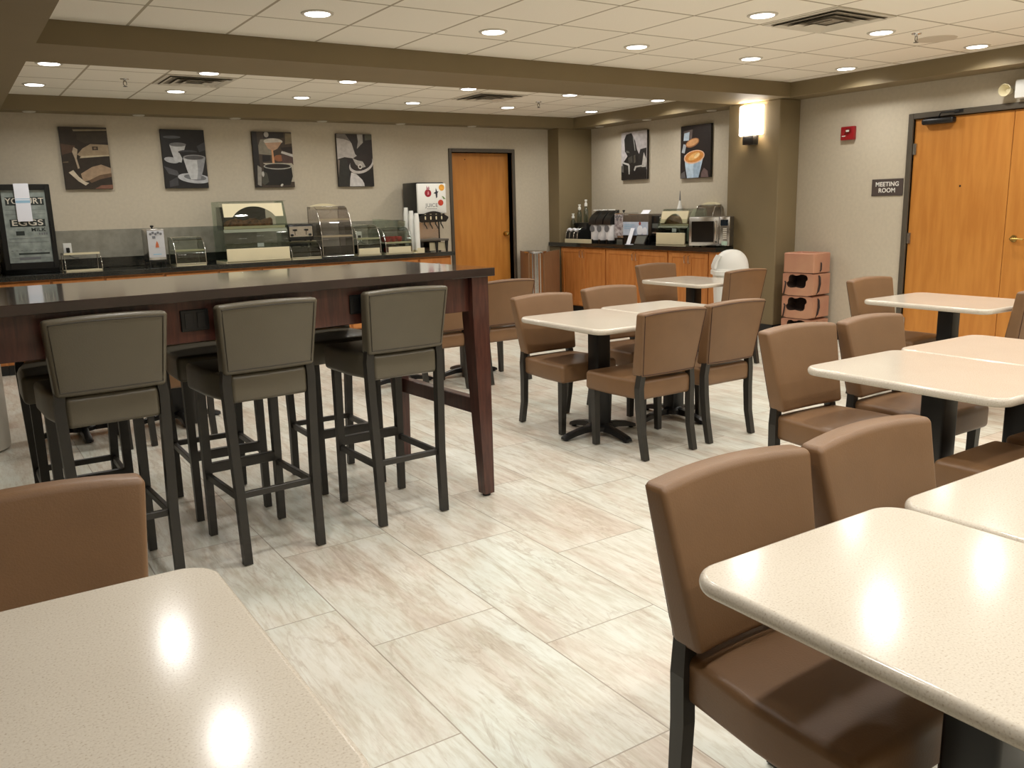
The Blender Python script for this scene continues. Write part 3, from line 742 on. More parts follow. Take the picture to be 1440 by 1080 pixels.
canvas('canvas photo of espresso pouring into a glass pot, third above the buffet', (3.266, YB, 2.04), 0, .455, .61, (70,58,48), [
 ('p', [(0,0),(.16,0),(.12,1),(0,1)], DK), ('p', [(.28,.88),(.8,.9),(.8,1),(.28,1)], (38,32,30)), ('e', .36, .95, .06, .05, 0, (176,172,164)), ('p', [(.14,.6),(.5,.58),(.5,.88),(.2,.86),(.14,.75)], (140,134,118)),
 ('e', .52, .83, .24, .055, 0, (214,208,196)), ('p', [(.3,.8),(.74,.82),(.62,.7),(.5,.66),(.38,.7)], (196,160,132)), ('p', [(.82,.78),(1,.8),(1,.98),(.84,.98)], (128,116,92)), ('p', [(.72,.66),(1,.6),(1,.55),(.7,.62)], (210,206,200)), ('p', [(.7,.72),(1,.74),(1,.62),(.72,.68)], (40,32,30)),
 ('p', [(.22,.46),(.42,.48),(.42,.58),(.22,.58)], (26,22,20)), ('p', [(.46,.68),(.5,.68),(.52,.42),(.46,.42)], (224,166,120)), ('e', .64, .53, .13, .06, 0, (150,96,64)), ('p', [(.7,.6),(1,.55),(1,.4),(.72,.45)], (86,66,62)), 
 ('p', [(.22,.44),(.95,.44),(1,.4),(1,.1),(.92,.1)], (190,182,162)), ('p', [(.05,.05),(.14,.02),(.18,.35),(.08,.4)], (150,146,136)), ('p', [(.24,.38),(.2,.2),(.24,.04),(.88,.04),(.96,.2),(.94,.38)], (24,24,22)), ('e', .59, .38, .36, .055, 0, (176,174,166)), ('e', .59, .385, .33, .042, 0, (34,28,24)), ('p', [(.16,.08),(.22,.04),(.34,.1),(.3,.26),(.2,.3)], (74,74,64)), ('e', .66, .04, .04, .02, 40, (214,210,200)), ('e', .2, .24, .03, .05, 0, (190,188,180))])
canvas('canvas photo of milk poured from a jug, fourth above the buffet by the orange door', (4.262, YB, 2.04), 0, .455, .61, (38,30,28), [
 ('p', [(0,1),(.25,1),(.42,.82),(.5,.62),(.7,.48),(.78,.38),(.64,.35),(.56,.5),(.42,.54),(.2,.56),(0,.52)], (198,192,188)), ('p', [(0,1),(.25,1),(.38,.86),(.2,.9),(0,.92)], (120,114,110)), ('p', [(.58,1),(.74,1),(.74,.84),(.56,.72),(.6,.86)], (172,168,162)), ('p', [(.8,.88),(1,.9),(1,1),(.8,1)], (84,84,70)),
 ('p', [(0,.52),(.25,.54),(.32,.3),(.3,0),(0,0)], (46,46,42)), ('e', .66, .42, .36, .16, 18, (206,200,196)), ('e', .66, .46, .33, .15, 18, (44,34,32)), ('p', [(.42,.54),(.56,.5),(.7,.48),(.78,.38),(.64,.35),(.5,.42)], (186,180,174)), ('e', .62, .38, .06, .045, 20, (226,222,216)), ('e', .62, .38, .035, .025, 20, (84,70,64)),
 ('p', [(.36,.27),(.5,.24),(.6,.17),(.7,.1),(.72,0),(.3,0),(.32,.15)], (214,210,208)), ('p', [(.62,.22),(1,.34),(1,0),(.75,0),(.68,.1)], (24,22,22)), ('p', [(0,.15),(.06,.5),(0,.52)], (134,122,112))], (30,26,26))
canvas('narrow black and white canvas photo of a dark coffee maker, above the coffee servers', (XR, 8.70, 2.06), -pi/2, .50, .61, (196,190,190), [
 ('p', [(.1,.0),(.05,.35),(.25,.5),(.15,.6),(.12,.85),(.2,.95),(.4,.97),(.55,.8),(.62,.62),(.72,.5),(.72,.0)], (38,36,34)), ('p', [(.68,0),(.66,.45),(.75,.62),(.98,.64),(.98,0)], (44,42,40)), ('p', [(.8,.25),(.88,.55),(.99,.4),(.96,.25)], (196,192,186)), ('p', [(0,0),(1,0),(1,.2),(.6,.22),(.3,.16),(0,.24)], (30,28,28)),
 ('p', [(.46,.9),(.5,.88),(.56,.6),(.53,.6)], (150,150,146)), ('p', [(.2,.62),(.3,.6),(.34,.56),(.2,.57)], (96,94,88)), ('p', [(0,.4),(.3,.34),(.34,.3),(.34,.12),(.3,.12),(.28,.3),(0,.37)], (196,194,188)), ('p', [(.5,.2),(.55,.28),(.9,.3),(.92,.27),(.6,.25),(.54,.18)], (176,174,168)), ('p', [(0,.3),(.1,.32),(.1,.16),(0,.18)], (96,94,90)), ('p', [(.28,.46),(.44,.5),(.46,.36),(.3,.34)], (70,68,62)), ('p', [(.5,.5),(.56,.52),(.58,.36),(.5,.34)], (84,80,70))])
canvas('canvas photo of latte art in paper cups, above the microwave by the pillar', (XR, 7.60, 2.04), -pi/2, .495, .615, (36,28,26), [
 ('p', [(.1,.72),(.38,.75),(.4,.92),(.1,.9)], (96,84,80)), ('p', [(.1,.72),(.28,.72),(.3,.88),(.12,.86)], (180,196,210)), ('p', [(.04,.5),(.14,.48),(.2,.64),(.1,.66)], (170,176,182)), ('e', .4, .67, .23, .08, 12, (150,100,66)), ('e', .4, .675, .2, .06, 12, (206,154,104)), ('p', [(.18,.56),(.62,.6),(.6,.5),(.22,.5)], (34,26,24)),
 ('p', [(.14,.44),(.8,.46),(.7,.2),(.62,0),(.24,0),(.18,.2)], (186,206,222)), ('p', [(.45,.3),(.7,.3),(.62,0),(.45,0)], (160,182,202)), ('e', .47, .4, .345, .125, 6, (232,190,160)), ('e', .47, .405, .31, .105, 6, (206,136,64)), ('e', .47, .41, .2, .06, 16, (232,180,110)), ('e', .56, .42, .1, .03, 28, (246,214,160)), ('p', [(.7,.0),(.95,.0),(.93,.12),(.8,.18),(.72,.1)], (112,92,90)), ('p', [(0,0),(.2,0),(.16,.14),(.04,.1)], (104,100,98))], (24,22,22))
# ------------------------------------------------------------------ power outlets on the tile strip
for i, (x, lb) in enumerate(((1.06, 'white wall outlet with a black plug beside the milk fridge'), (4.255, 'white wall outlet with a plug behind the curved chrome bread case'))):
    t = thing('wall_outlet', lb, 'outlet', (x, YB-.012, 1.14), 0, 'wall outlets behind the buffet')
    b = MB(); b.box(-.038, .038, -.006, 0, -.06, .06, .002, 1); b.build('cover_plate', M['white'], t)
    b = MB(); b.box(-.016, .016, -.035, -.006, -.035, .015, .004, 1); pl = b.build('plug', M['plastic'], t)
    b = MB(); b.tube([(0,-.03,-.03),(.01,-.04,-.07),(.05,-.05,-.09),(.09,-.04,-.092)], .004, 6); b.build('cord', M['plastic'], pl, 60)
# ------------------------------------------------------------------ buffet: fridge
t = thing('countertop_fridge', 'black glass-door countertop fridge with food lettering at the left edge', 'fridge', (.695, 9.62, ZB), 0)
b = MB(); b.box(-.232, .232, -.19, .20, .0, .84, .01, 2); b.build('body', M['plastic'], t, 40)
b = MB(); w = .217
for a in ((-w-.01, -w+.035, .045, .835), (w-.035, w+.01, .045, .835), (-w+.035, w-.035, .045, .11), (-w+.035, w-.035, .785, .835)): b.box(a[0], a[1], -.222, -.19, a[2], a[3], .002, 1)
dr = b.build('door', M['plastic'], t)
b = MB(); b.box(-w+.035, w-.035, -.206, -.20, .11, .785); b.build('door_glass', M['fpost'], dr)
def ftx(s_, x, z, sz, m=M['dtxt'], sx=1): text('lettering', s_, sz, m, dr, (x, -.2075, z), sx=sx, offs=.0012)
for q in ((-.155,.165,.645,.72), (-.14,.155,.445,.515), (-.10,-.03,.365,.405), (-.10,.16,.185,.20)):
    b = MB(); b.box(q[0],q[1],-.2072,-.206,q[2],q[3]); b.build('print_block', M['dtxt'], dr)
b = MB()
for k in range(8): b.box(-.16+k*.04,-.143+k*.04,-.2072,-.206,.22,.226)
for z in (.30,.335,.56,.60,.15): b.box(-.165,.165,-.2071,-.206,z,z+.003)
b.box(-.1,.08,-.2072,-.206,.135,.16); b.build('print_lines', M['fpost'] if 0 else M['gtxt'], dr)
ftx('YOGURT', .005, .682, .076, M['vent'], 1.0); ftx('EGGS', .005, .48, .076, M['vent'], 1.4); ftx('MILK', .09, .415, .045, M['dtxt'], 1.2)
b = MB()
for x in (.09,.11,.13,.15): b.box(x,x+.013,-.2072,-.206,.366,.386)
b.build('faded_print', M['gtxt'], dr)
b = MB(); b.box(.19,.205,-.236,-.222,.30,.50,.004,1); b.build('handle', M['plastic'], dr)
t = thing('paper_notice', 'white paper strip with a pale blue line taped on the fridge door', 'paper', (.685, 9.397, ZB+.66), 0)
b = MB(); b.box(-.062, .062, -.003, 0, -.165, .185); b.build('sheet', M['paper'], t)
b = MB(); b.box(-.06, .06, -.0034, -.003, .005, .03); b.box(-.06, .06, -.0034, -.003, .04, .046); b.build('blue_line', M['pblue'], t)
# low wire rack
t = thing('wire_rack', 'low open chrome display rack with white shelf edges next to the fridge', 'rack', (1.13, 9.46, ZB), 0)
for z in (.004, .165):
    d0 = -.12 if z < .1 else -.06
    b = MB(); b.box(-.16, .16, d0, .14, z, z+.006); b.box(-.16, .16, d0-.004, d0, z-.003, z+.017); b.build('shelf', M['cream'], t)
for sx in (-.162, .162):
    b = MB(); b.tube([(sx,-.125,0),(sx,-.125,.03),(sx,-.105,.10),(sx,-.065,.16),(sx,-.03,.175),(sx,.14,.175),(sx,.14,0)], .004, 8); b.build('side_frame', M['chrome'], t, 60)
# small dispenser
def small_dispenser(label, loc, rz, print_mat, drop=True):
    t = thing('drink_dispenser', label, 'dispenser', loc, rz)
    b = MB(); b.box(-.085, .085, -.09, .17, .07, .385, .006, 2); b.build('body', M['steel'], t, 40)
    b = MB(); b.box(-.08, .08, -.094, -.0905, .10, .37); fp = b.build('front_panel', print_mat, t)
    b = MB()
    for sx in (-.075, .075):
        for sy in (-.08, .15): b.box(sx-.008, sx+.008, sy-.008, sy+.008, 0, .07)
    b.box(-.085,.085,-.09,.17,.055,.07); b.build('stand', M['plastic'], t)
    b = MB(); b.lathe([(.004,.385),(.008,.40),(.018,.405),(.018,.418),(.004,.422)], -.01, 0, 14); b.build('top_knob', M['plastic'], t, 40)
    b = MB()
    for k in range(5): b.lathe([(.012,.004),(.013,0)], axis='y', o=(-.05+k*.025, -.094, .335+.012*(k%2)), n=10)
    b.box(-.035,-.005,-.097,-.094,.29,.315); b.build('emblem', M['gtxt'], fp)
    if drop:
        b = MB(); b.prism([(-.012,.20),(.022,.20),(.018,.235),(.006,.265),(-.006,.235)], 'y', -.0975, -.094); b.build('orange_mark', solid((206,112,70)), fp)
        b = MB(); b.box(-.04,.04,-.0945,-.094,.125,.135); b.build('small_print', M['pblue'], fp)
    return t
small_dispenser('narrow silver drink dispenser with an orange mark, beside the left curved case', (1.82, 9.44, ZB), 0, mat('brushed_panel', (205,208,214), .3, .3))
# curved acrylic cases
def arc(d0, d1, h, n=10, base=.0, p=.75):
    return [(d0 + (d1-d0)*(1-cos(pi/2*k/n)), base + (h-base)*sin(pi/2*k/n)**p) for k in range(n+1)]
def curved_case(name, label, loc, rz, w, d, h, shelves, glassm, base_z=.012, strip=None, top_cream=False, cat='display case'):
    t = thing(name, label, cat, loc, rz)
    prof = [(y, z+base_z) for y, z in arc(-d/2, .02, h-base_z)]
    b = MB(); b.box(-w/2, w/2, -d/2, d/2, 0, base_z, .002, 1); b.box(-w/2, w/2, -d/2-.004, -d/2+.004, 0, base_z+.012); b.build('base_tray', M['cream'] if not top_cream else M['plastic'], t)
    b = MB(); b.sheet(prof, -w/2+.004, w/2-.004, .004); b.build('curved_cover', glassm, t, 30)
    for x in (-w/2, w/2-.003):
        b = MB(); b.prism([(y, z) for y, z in prof] + [(d/2, h), (d/2, base_z)], 'x', x, x+.003); b.build('side_panel', glassm, t)
    for sx in (-w/2, w/2):
        b = MB(); b.tube([(sx, y-.003, z) for y, z in prof] + [(sx, d/2, h), (sx, d/2, base_z)], .0048, 8); b.build('side_rail', M['chrome'], t, 60)
    b = MB()
    for k, m_ in (('z', 0),):
        b.tube([(-w/2, -d/2-.003, base_z+.004), (w/2, -d/2-.003, base_z+.004)], .004, 8); b.tube([(-w/2, d/2, h), (w/2, d/2, h)], .004, 8); b.tube([(-w/2, .02, h), (w/2, .02, h)], .004, 8)
    b.build('cross_rail', M['chrome'], t, 60)
    for z in shelves:
        y = min(p[0] for p in prof if p[1] >= z) if any(p[1] >= z for p in prof) else 0
        b = MB(); b.box(-w/2+.006, w/2-.006, y+.008, d/2-.004, z, z+.006); b.box(-w/2+.006, w/2-.006, y+.002, y+.008, z-.006, z+.014); b.build('shelf', M['cream'], t)
    if strip:
        b = MB(); b.box(-w/2+strip[0], w/2-strip[1], -d/2-.009, -d/2-.004, .012, strip[2]); b.build('label_strip', M['cream'], t)
    if top_cream:
        b = MB(); n_ = 10; pts = [(-w/2*.92 + w*.92*k/n_, h+.005 + .03*(1-(2*k/n_-1)**2)) for k in range(n_+1)] + [(w/2*.92, h-.03), (-w/2*.92, h-.03)]
        b.prism(pts, 'y', d/2-.05, d/2+.01); b.build('header', M['cream'], t)
        b = MB(); b.lathe([(.003,.022),(.011,.018),(.011,.006),(.004,.0)], axis='y', o=(0,-d/2+.06,h*.42), n=14); b.build('cover_knob', M['chrome'], t, 40)
    return t
curved_case('pastry_case', 'small clear curved pastry case with chrome rails left of the big cream case', (2.14, 9.47, ZB), 0, .30, .30, .29, (.15,), M['clear'])
# big display case with cream arched header
def display_case(label, loc, rz, w, d, h, wires=True):
    t = thing('display_case', label, 'display case', loc, rz)
    b = MB(); b.box(-w/2, w/2, -d/2+.01, d/2, .0, .02); b.box(-w/2+.01, w/2-.01, -d/2, -d/2+.012, .015, .15, .002, 1); b.build('cream_base_panel', M['cream'], t)
    prof = [(-d/2+.012,.15), (-d/2+.012,.20), (-d/2+.03, h*.5), (-d/2+.06, h*.72), (-d/2+.10, h*.9), (-d/2+.13, h)]
    b = MB(); b.sheet(prof, -w/2+.006, w/2-.006, .004); b.build('front_glass', M['clear'], t, 40)
    for x in (-w/2, w/2-.004):
        b = MB(); b.prism(prof + [(d/2,h),(d/2,.02),(-d/2+.012,.02)], 'x', x, x+.004); b.build('side_glass', M['gglass'], t)
    b = MB(); b.box(-w/2, w/2+.03, -d/2+.13, d/2-.02, h, h+.005); b.build('top_glass', M['clear'], t)
    # arched cream header (follows tilt of the glass)
    n_ = 14; hw_ = w/2-.03; zt = h-.02; zl = h-.16
    arcp = [(-hw_*.72 + 2*hw_*.72*k/n_, zl + .11*(1-(2*k/n_-1)**2)**.8) for k in range(n_+1)]
    pts = [(-hw_, zt), (-hw_, zl)] + arcp + [(hw_, zl), (hw_, zt)]
    def Y(z): return -d/2+.045 + (z-h*.72)*.25
    b = MB(); b.loft([[(x, Y(z)+.012, z) for x, z in pts], [(x, Y(z)+.024, z) for x, z in pts]]); b.build('arched_header', M['cream'], t)
    b = MB(); b.box(-w/2+.03, w/2-.03, -d/2+.10, d/2-.03, h*.53, h*.545); b.build('shelf', M['steel'], t)
    b = MB(); b.box(-w/2+.02, w/2-.02, -d/2+.062, -d/2+.07, h*.555, h*.60); b.build('shelf_edge', M['cream'], t)
    b = MB(); b.prism([(-d/2+.030,h*.50),(-d/2+.052,h*.55),(-d/2+.058,h*.55),(-d/2+.04,h*.50)], 'x', -w/2+.01, w/2-.01); b.build('painted_glint_edge', M['trimw'], t)  # off-white colour stands in for the bright reflection of chrome
    b = MB(); b.box(-w/2+.04, w/2-.12, d/2-.02, d/2-.012, h*.545, h*(.92 if w > .6 else .70)); b.build('back_panel', M['dark'], t)
    b = MB(); b.soft(w*.72, .16, .10, .03, (10,3,3), lambda p: Vector((p.x, p.y, p.z + .012*sin(p.x*34)+.008*sin(p.x*71+p.y*50))), (-.02, .02, h*.545+.05)); b.build('bread_tray', M['bread'], t, 60)
    b = MB(); b.box(-w/2+.06, w/2-.09, -.08, d/2-.05, .02, .19, .01, 1); b.build('inner_tub', M['gglass'], t)
    b = MB(); b.box(.0, .07, -d/2+.03, -d/2+.035, .16, .20); b.build('price_card', M['paper'], t)
    return t
display_case('big glass display case with cream arched header and cream base on the buffet', (2.835, 9.47, ZB), 0, .70, .42, .64)
# toaster on a stand
t = curved_case('toaster_stand', 'low dark curved-front stand under the toaster', (3.38, 9.46, ZB), 0, .34, .32, .185, (), M['clear'], cat='stand')
b = MB(); b.box(-.16, .05, -.08, .14, .014, .17); b.build('dark_liner', M['plastic'], t)
b = MB(); b.box(-.17, .17, -.03, .16, .189, .195); b.build('top_shelf', M['cream'], t)
t = thing('toaster', 'four-slot stainless toaster with black levers on the curved stand', 'toaster', (3.355, 9.47, ZB+.1952), 0)
b = MB(); b.box(-.15, .15, -.10, .14, .012, .185, .02, 3); b.build('body', M['plastic'], t, 40)
b = MB(); b.box(-.135, .135, -.108, -.10, .05, .165, .003, 1); fp = b.build('front_panel', M['steel'], t)
for sx in (-.07, .06):
    b = MB(); b.box(sx-.02, sx+.02, -.128, -.108, .115, .135, .004, 1); b.box(sx-.003, sx+.003, -.1095, -.108, .07, .135); b.build('lever', M['plastic'], fp)
for sx in (-.105, .10):
    b = MB(); b.lathe([(.010,.018),(.015,.014),(.016,0)], axis='y', o=(sx,-.108,.072), n=14); b.build('dial', M['plastic'], fp, 40)
b = MB()
for k in range(4): b.box(-.115+k*.062, -.09+k*.062, -.075, .115, .184, .1865)
b.build('slot', M['dark'], t)
b = MB()
for sx in (-.12,.12):
    for sy in (-.07,.11): b.lathe([(.012,0),(.012,.014)], sx, sy, 10)
b.build('foot', M['rubber'], t)
curved_case('bread_case', 'tall smoked curved bread case with cream header, right of the toaster', (3.745, 9.47, ZB), 0, .37, .40, .57, (.235, .42), M['smoke'], top_cream=True)
curved_case('bread_case', 'curved chrome-railed bread case in front of the right wall outlet', (4.14, 9.47, ZB), 0, .29, .34, .35, (.19,), M['clear'], strip=(.01,.02,.085))
t = curved_case('fruit_case', 'two-tier curved fruit case with red apples under a green glass lid', (4.515, 9.47, ZB), 0, .34, .36, .31, (.13,), M['clear'], strip=(.03,.02,.085))
b = MB(); b.prism([(-.17,.318),(.17,.318),(.178,.38),(-.17,.41)], 'y', -.02, .16); b.build('glass_lid', M['gglass'], t)
def make_apple():
    t = thing('apple', None, None)
    b = MB(); b.lathe([(.004,.006),(.018,.001),(.030,.012),(.037,.032),(.036,.05),(.026,.064),(.012,.066),(.003,.060)], n=20); b.build('fruit', M['apple'], t, 60)
    b = MB(); b.tube([(0,0,.058),(.003,0,.070),(.007,0,.078)], .0016, 6); b.build('stem', M['green'], t)
    return t
ap = make_apple(); n = 0
for zz, tier, ys in ((.136+.001, 'upper', (9.44, 9.53)), (.0125, 'lower', (9.38, 9.47))):
    for r_, y in enumerate(ys):
        for k in range(3):
            x = 4.435 + k*.08; lb = 'red apple on the %s tier of the fruit case, %s row, %s one' % (tier, ('front','back')[r_], ('left','middle','right')[k])
            place(ap, n, (x, y, ZB+zz), k*1.1, lb, 'red apples in the fruit case', 'apple'); n += 1
# paper cup stacks
for i, (x, y, h) in enumerate(((4.742, 9.52, .53), (4.765, 9.43, .49), (4.79, 9.345, .46))):
    t = thing('cup_stack', 'white paper cup stack beside the juice machine, ' + ('tallest, at the back', 'medium height, in the middle', 'shortest, at the front')[i], 'cups', (x, y, ZB+.0065), 0, 'stacks of white cups by the juice machine')
    b = MB(); b.lathe([(.030,0),(.034,.012),(.034,.02)], n=20); b.build('holder_base', M['cream'], t)
    b = MB(); prof = [(.029,.02)]
    z = .03
    while z < h-.09: prof += [(.033,z),(.0345,z+.004),(.033,z+.008)]; z += .018
    prof += [(.033,h-.09),(.025,h),(.004,h+.001)]
    b.lathe(prof, n=22); b.build('nested_cups', M['white'], t, 50)
b = MB(); b.box(4.70, 4.83, 9.25, 9.57, ZB, ZB+.006); b.box(4.735, 4.828, 9.244, 9.25, ZB, ZB+.06); o = b.build('cup_tray', M['cream']); tag(o, 'cream tray with front label strip holding the white cup stacks', 'tray')
# juice machine
t = thing('juice_dispenser', 'large black juice machine with fruit pictures beside the orange single door', 'dispenser', (5.04, 9.53, ZB), 0)
b = MB(); b.box(-.19, .19, -.10, .27, .36, .83, .012, 2); b.box(-.19, .19, .05, .27, .04, .36); b.build('body', M['plastic'], t, 40)
b = MB(); b.box(-.195, .195, -.14, -.10, .455, .815, .012, 2); fp = b.build('front_panel', M['white'], t, 40)
b = MB(); b.box(-.16, .16, .03, .052, .15, .38); b.build('splash_plate', M['steel'], t)
b = MB(); n_ = 14; b.prism([(-.205,.37)] + [(-.205+.41*k/n_, .40+.085*sin(pi*(k/n_)*.9+.15)) for k in range(n_+1)] + [(.205,.40),(.17,.355),(-.17,.355)], 'y', -.158, -.10); hd = b.build('valve_hood', M['plastic'], t)
for k in range(4):
    x = -.115+k*.075
    b = MB(); b.tube([(x,-.13,.37),(x,-.135,.33),(x+.014,-.15,.30),(x+.022,-.15,.275)], [.009,.008,.007,.006], 8); tp = b.build('tap', M['plastic'], t, 60)
    b = MB(); b.lathe([(.009,.004),(.010,0)], axis='y', o=(x,-.158,.405), n=12); b.box(x-.007,x+.007,-.161,-.158,.385,.425); b.box(x-.010,x+.010,-.161,-.158,.447,.452); b.build('flavour_tag', M['cream'], tp)
b = MB(); b.box(-.195, .195, -.17, .06, .125, .15, .004, 1); tray = b.build('drip_tray', M['frame'], t)
b = MB()
for sx in (-.17, .03, .17):
    b.prism([(sx-.02,.13),(sx+.02,.13),(sx+.008,.0),(sx-.008,.0)], 'y', -.16, -.14)
for sx in (-.17,.17): b.box(sx-.012,sx+.012,.02,.05,.0,.13)
b.build('tray_leg', M['plastic'], t)
b = MB(); b.box(-.06,.165,-.135,-.128,.012,.11); b.build('cream_card', M['cream'], t)
def fruit_print(nm, cx, cz, r, c, c2=None):
    b = MB(); b.lathe([(.001,.003),(r,.002),(r,0)], axis='y', o=(cx,-.14,cz), n=24); o = b.build(nm, solid(c), fp)
    if c2: b = MB(); b.prism([(cx-r*.2,cz-r*.5),(cx+r*.3,cz-r*.3),(cx+r*.2,cz+r*.5),(cx-r*.1,cz+r*.4)], 'y', -.1438, -.1428); b.build('fruit_core', solid(c2), o)
fruit_print('pomegranate_print', -.055, .70, .045, (156,26,44), (226,150,160)); fruit_print('orange_print', .135, .765, .038, (240,170,60)); fruit_print('peach_print', .115, .585, .036, (196,66,44))
b = MB(); b.prism([(-.075,.745),(-.055,.735),(-.03,.75),(-.04,.785),(-.055,.76),(-.07,.79)], 'y', -.1425, -.14); b.build('crown_print', solid((186,130,140)), fp)
b = MB(); b.prism([(.02,.70),(.05,.715),(.055,.76),(.07,.72),(.09,.72),(.075,.70),(.07,.65),(.055,.64),(.05,.69)], 'y', -.1425, -.14); b.build('dark_leaf_print', solid((40,44,58)), fp)
b = MB(); b.prism([(.135,.665),(.16,.655),(.185,.625),(.155,.63)], 'y', -.1425, -.14); b.build('green_leaf_print', solid((120,150,90)), fp)
text('lettering', 'JUICE', .062, M['gtxt'], fp, (-.01,-.1405,.555), sx=1.1)
b = MB()
for k in range(7): b.box(-.075+k*.02,-.061+k*.02,-.1408,-.14,.512,.518)
b.build('small_print', M['gtxt'], fp)
# ------------------------------------------------------------------ coffee counter (local x -> -Y, front -> -X)
R9 = -pi/2
def at(y, x=7.48): return (x-.16, y*.976, ZA)
# condiment organiser with bottles
t = thing('condiment_rack', 'dark tiered condiment organiser on cream strip at the left end of the coffee counter', 'rack', (7.34, 9.26, ZA), R9)
b = MB(); b.box(-.29, .0, -.17, .12, 0, .012); b.box(-.29, .29, -.176, -.17, 0, .05); b.build('cream_base_strip', M['cream'], t)
b = MB()
b.prism([(-.16,.012),(-.16,.13),(-.12,.17),(-.025,.17),(-.025,.26),(.11,.26),(.11,.012)], 'x', -.29, .0); b.build('stepped_bin', M['plastic'], t)
b = MB()
for x in (-.27,-.19,-.10,-.02): b.tube([(x,-.175,.05),(x,-.168,.12),(x,-.15,.16),(x,-.08,.20)], .004, 6)
b.build('chrome_divider', M['chrome'], t, 60)
b = MB(); b.soft(.24,.05,.03,.012,(6,2,1), lambda p: Vector((p.x,p.y,p.z+.012*sin(p.x*60))), (-.15,-.135,.168)); b.build('creamer_packets', M['paper'], t, 60)
for i, (yy, xx, z) in enumerate(((9.51, 7.28, .171), (9.45, 7.345, .261), (9.365, 7.39, .261))):
    t = thing('syrup_bottle', 'clear bottle with white pump cap above the condiment rack, ' + ('shortest', 'middle height', 'tallest, at the back')[i], 'bottle', (xx, yy, ZA + z), R9, 'clear bottles at the coffee counter')
    s_ = (1.05, 1.2, 1.5)[i]
    b = MB(); b.lathe([(.001,0),(.032,.002),(.034,.06*s_),(.03,.11*s_),(.016,.13*s_),(.015,.145*s_)], n=20); b.build('bottle_body', M['bottle'], t, 50)
    b = MB(); b.lathe([(.020,.145*s_),(.021,.17*s_),(.012,.175*s_),(.012,.19*s_),(.019,.192*s_),(.018,.205*s_)], n=18); b.build('cap', M['white'], t, 40)
t = None
def make_airpot():
    t = thing('coffee_server', None, None)
    b = MB(); b.lathe([(.067,.04),(.071,.05),(.071,.235),(.066,.245)], n=26); b.build('insulated_body', mat('server_print', (232,230,232), .3, noise=.1, nscale=20), t, 50)
    b = MB(); b.lathe([(.066,0),(.07,.006),(.07,.04)], n=24); b.box(-.012,.012,-.082,-.06,.01,.05); b.build('base_stand', M['plastic'], t, 40)
    b = MB(); b.lathe([(.045,.003),(.045,0)], axis='y', o=(0,-.0745,.19), n=20); b.build('round_badge', M['gtxt'], t)
    b = MB(); rr = []
    for k in range(9):
        a = pi*.58*k/8; rr.append([(x, -.075+.15*sin(a)*.5+ .02*k/8*0 + .0, .24+0) for x in (-.07,.07)])
    b.prism([(-.08,.24)] + [(-.085+.165*sin(pi/2*k/8)**1.4, .24+.185*cos(pi/2*(1-k/8))**.0*sin(pi/2*k/8)**.6) for k in range(1,9)] + [(.075,.24)], 'x', -.068, .068); b.build('curved_hood', M['plastic'], t, 40)
    b = MB(); b.box(-.03,.03,-.03,.05,.418,.432,.006,2); b.build('lid_handle', M['white'], t, 40)
    return t
ap = make_airpot()
for i, y in enumerate((9.22, 9.07, 8.91)):
    place(ap, i, at(y - .02, 7.42), R9, 'white-bodied coffee server with curved black hood, ' + ('left one of three', 'middle one of three', 'right one of three by the tall printed panel')[i], 'coffee servers on the coffee counter', 'coffee server')
small_dispenser('narrow white printed dispenser between the coffee servers and poster machine', at(8.722, 7.50), R9, mat('mottled_print', (205,200,202), .4, rgb2=(120,104,106), nscale=26), False)
# poster machine
t = thing('hot_drink_machine', 'wide machine with blue-white poster front and brown top behind the tablet', 'drinks machine', at(8.385, 7.52), R9)
t.scale = (.87,1,1)
b = MB(); b.box(-.27, .27, -.12, .16, .105, .36, .008, 2); b.build('body', solid((92,80,68)), t, 40)
b = MB(); b.box(-.265, .265, -.124, -.12, .11, .275); fp = b.build('poster', mat('poster_sky', (206,214,228), .4, rgb2=(178,192,214), nscale=6), t)
b = MB(); b.lathe([(.001,.003),(.05,.002),(.05,0)], axis='y', o=(.20,-.124,.16), n=20); b.lathe([(.001,.003),(.06,.002),(.06,0)], axis='y', o=(.10,-.1245,.17), n=20); b.build('snowy_print', M['paper'], fp)
b = MB(); b.lathe([(.001,.004),(.022,.003),(.022,0)], axis='y', o=(.10,-.1245,.255), n=16); b.build('red_print', solid((168,84,76)), fp)
b = MB()
for k in range(3): b.box(-.24, -.02-.05*k, -.1252, -.124, .235-.022*k, .243-.022*k)
b.build('poster_lines', M['pblue'], fp)
b = MB(); b.box(-.27, .27, -.11, .16, 0, .105, .004, 1); b.build('base', M['plastic'], t)
b = MB(); b.box(-.2,.24,-.09,.12,.36,.372,.004,1); b.build('steel_top', M['steel'], t)
t = thing('small_sign', 'small white sign leaning on top of the poster machine', 'sign', at(8.22, 7.44)[:2] + (ZA+.3722,), R9)
b = MB(); b.hexa([(-.07,-.04,0),(.07,-.04,0),(.07,-.035,0),(-.07,-.035,0)],[(-.06,-.005,.045),(.08,-.005,.045),(.08,0,.045),(-.06,0,.045)]); b.build('card', M['paper'], t)
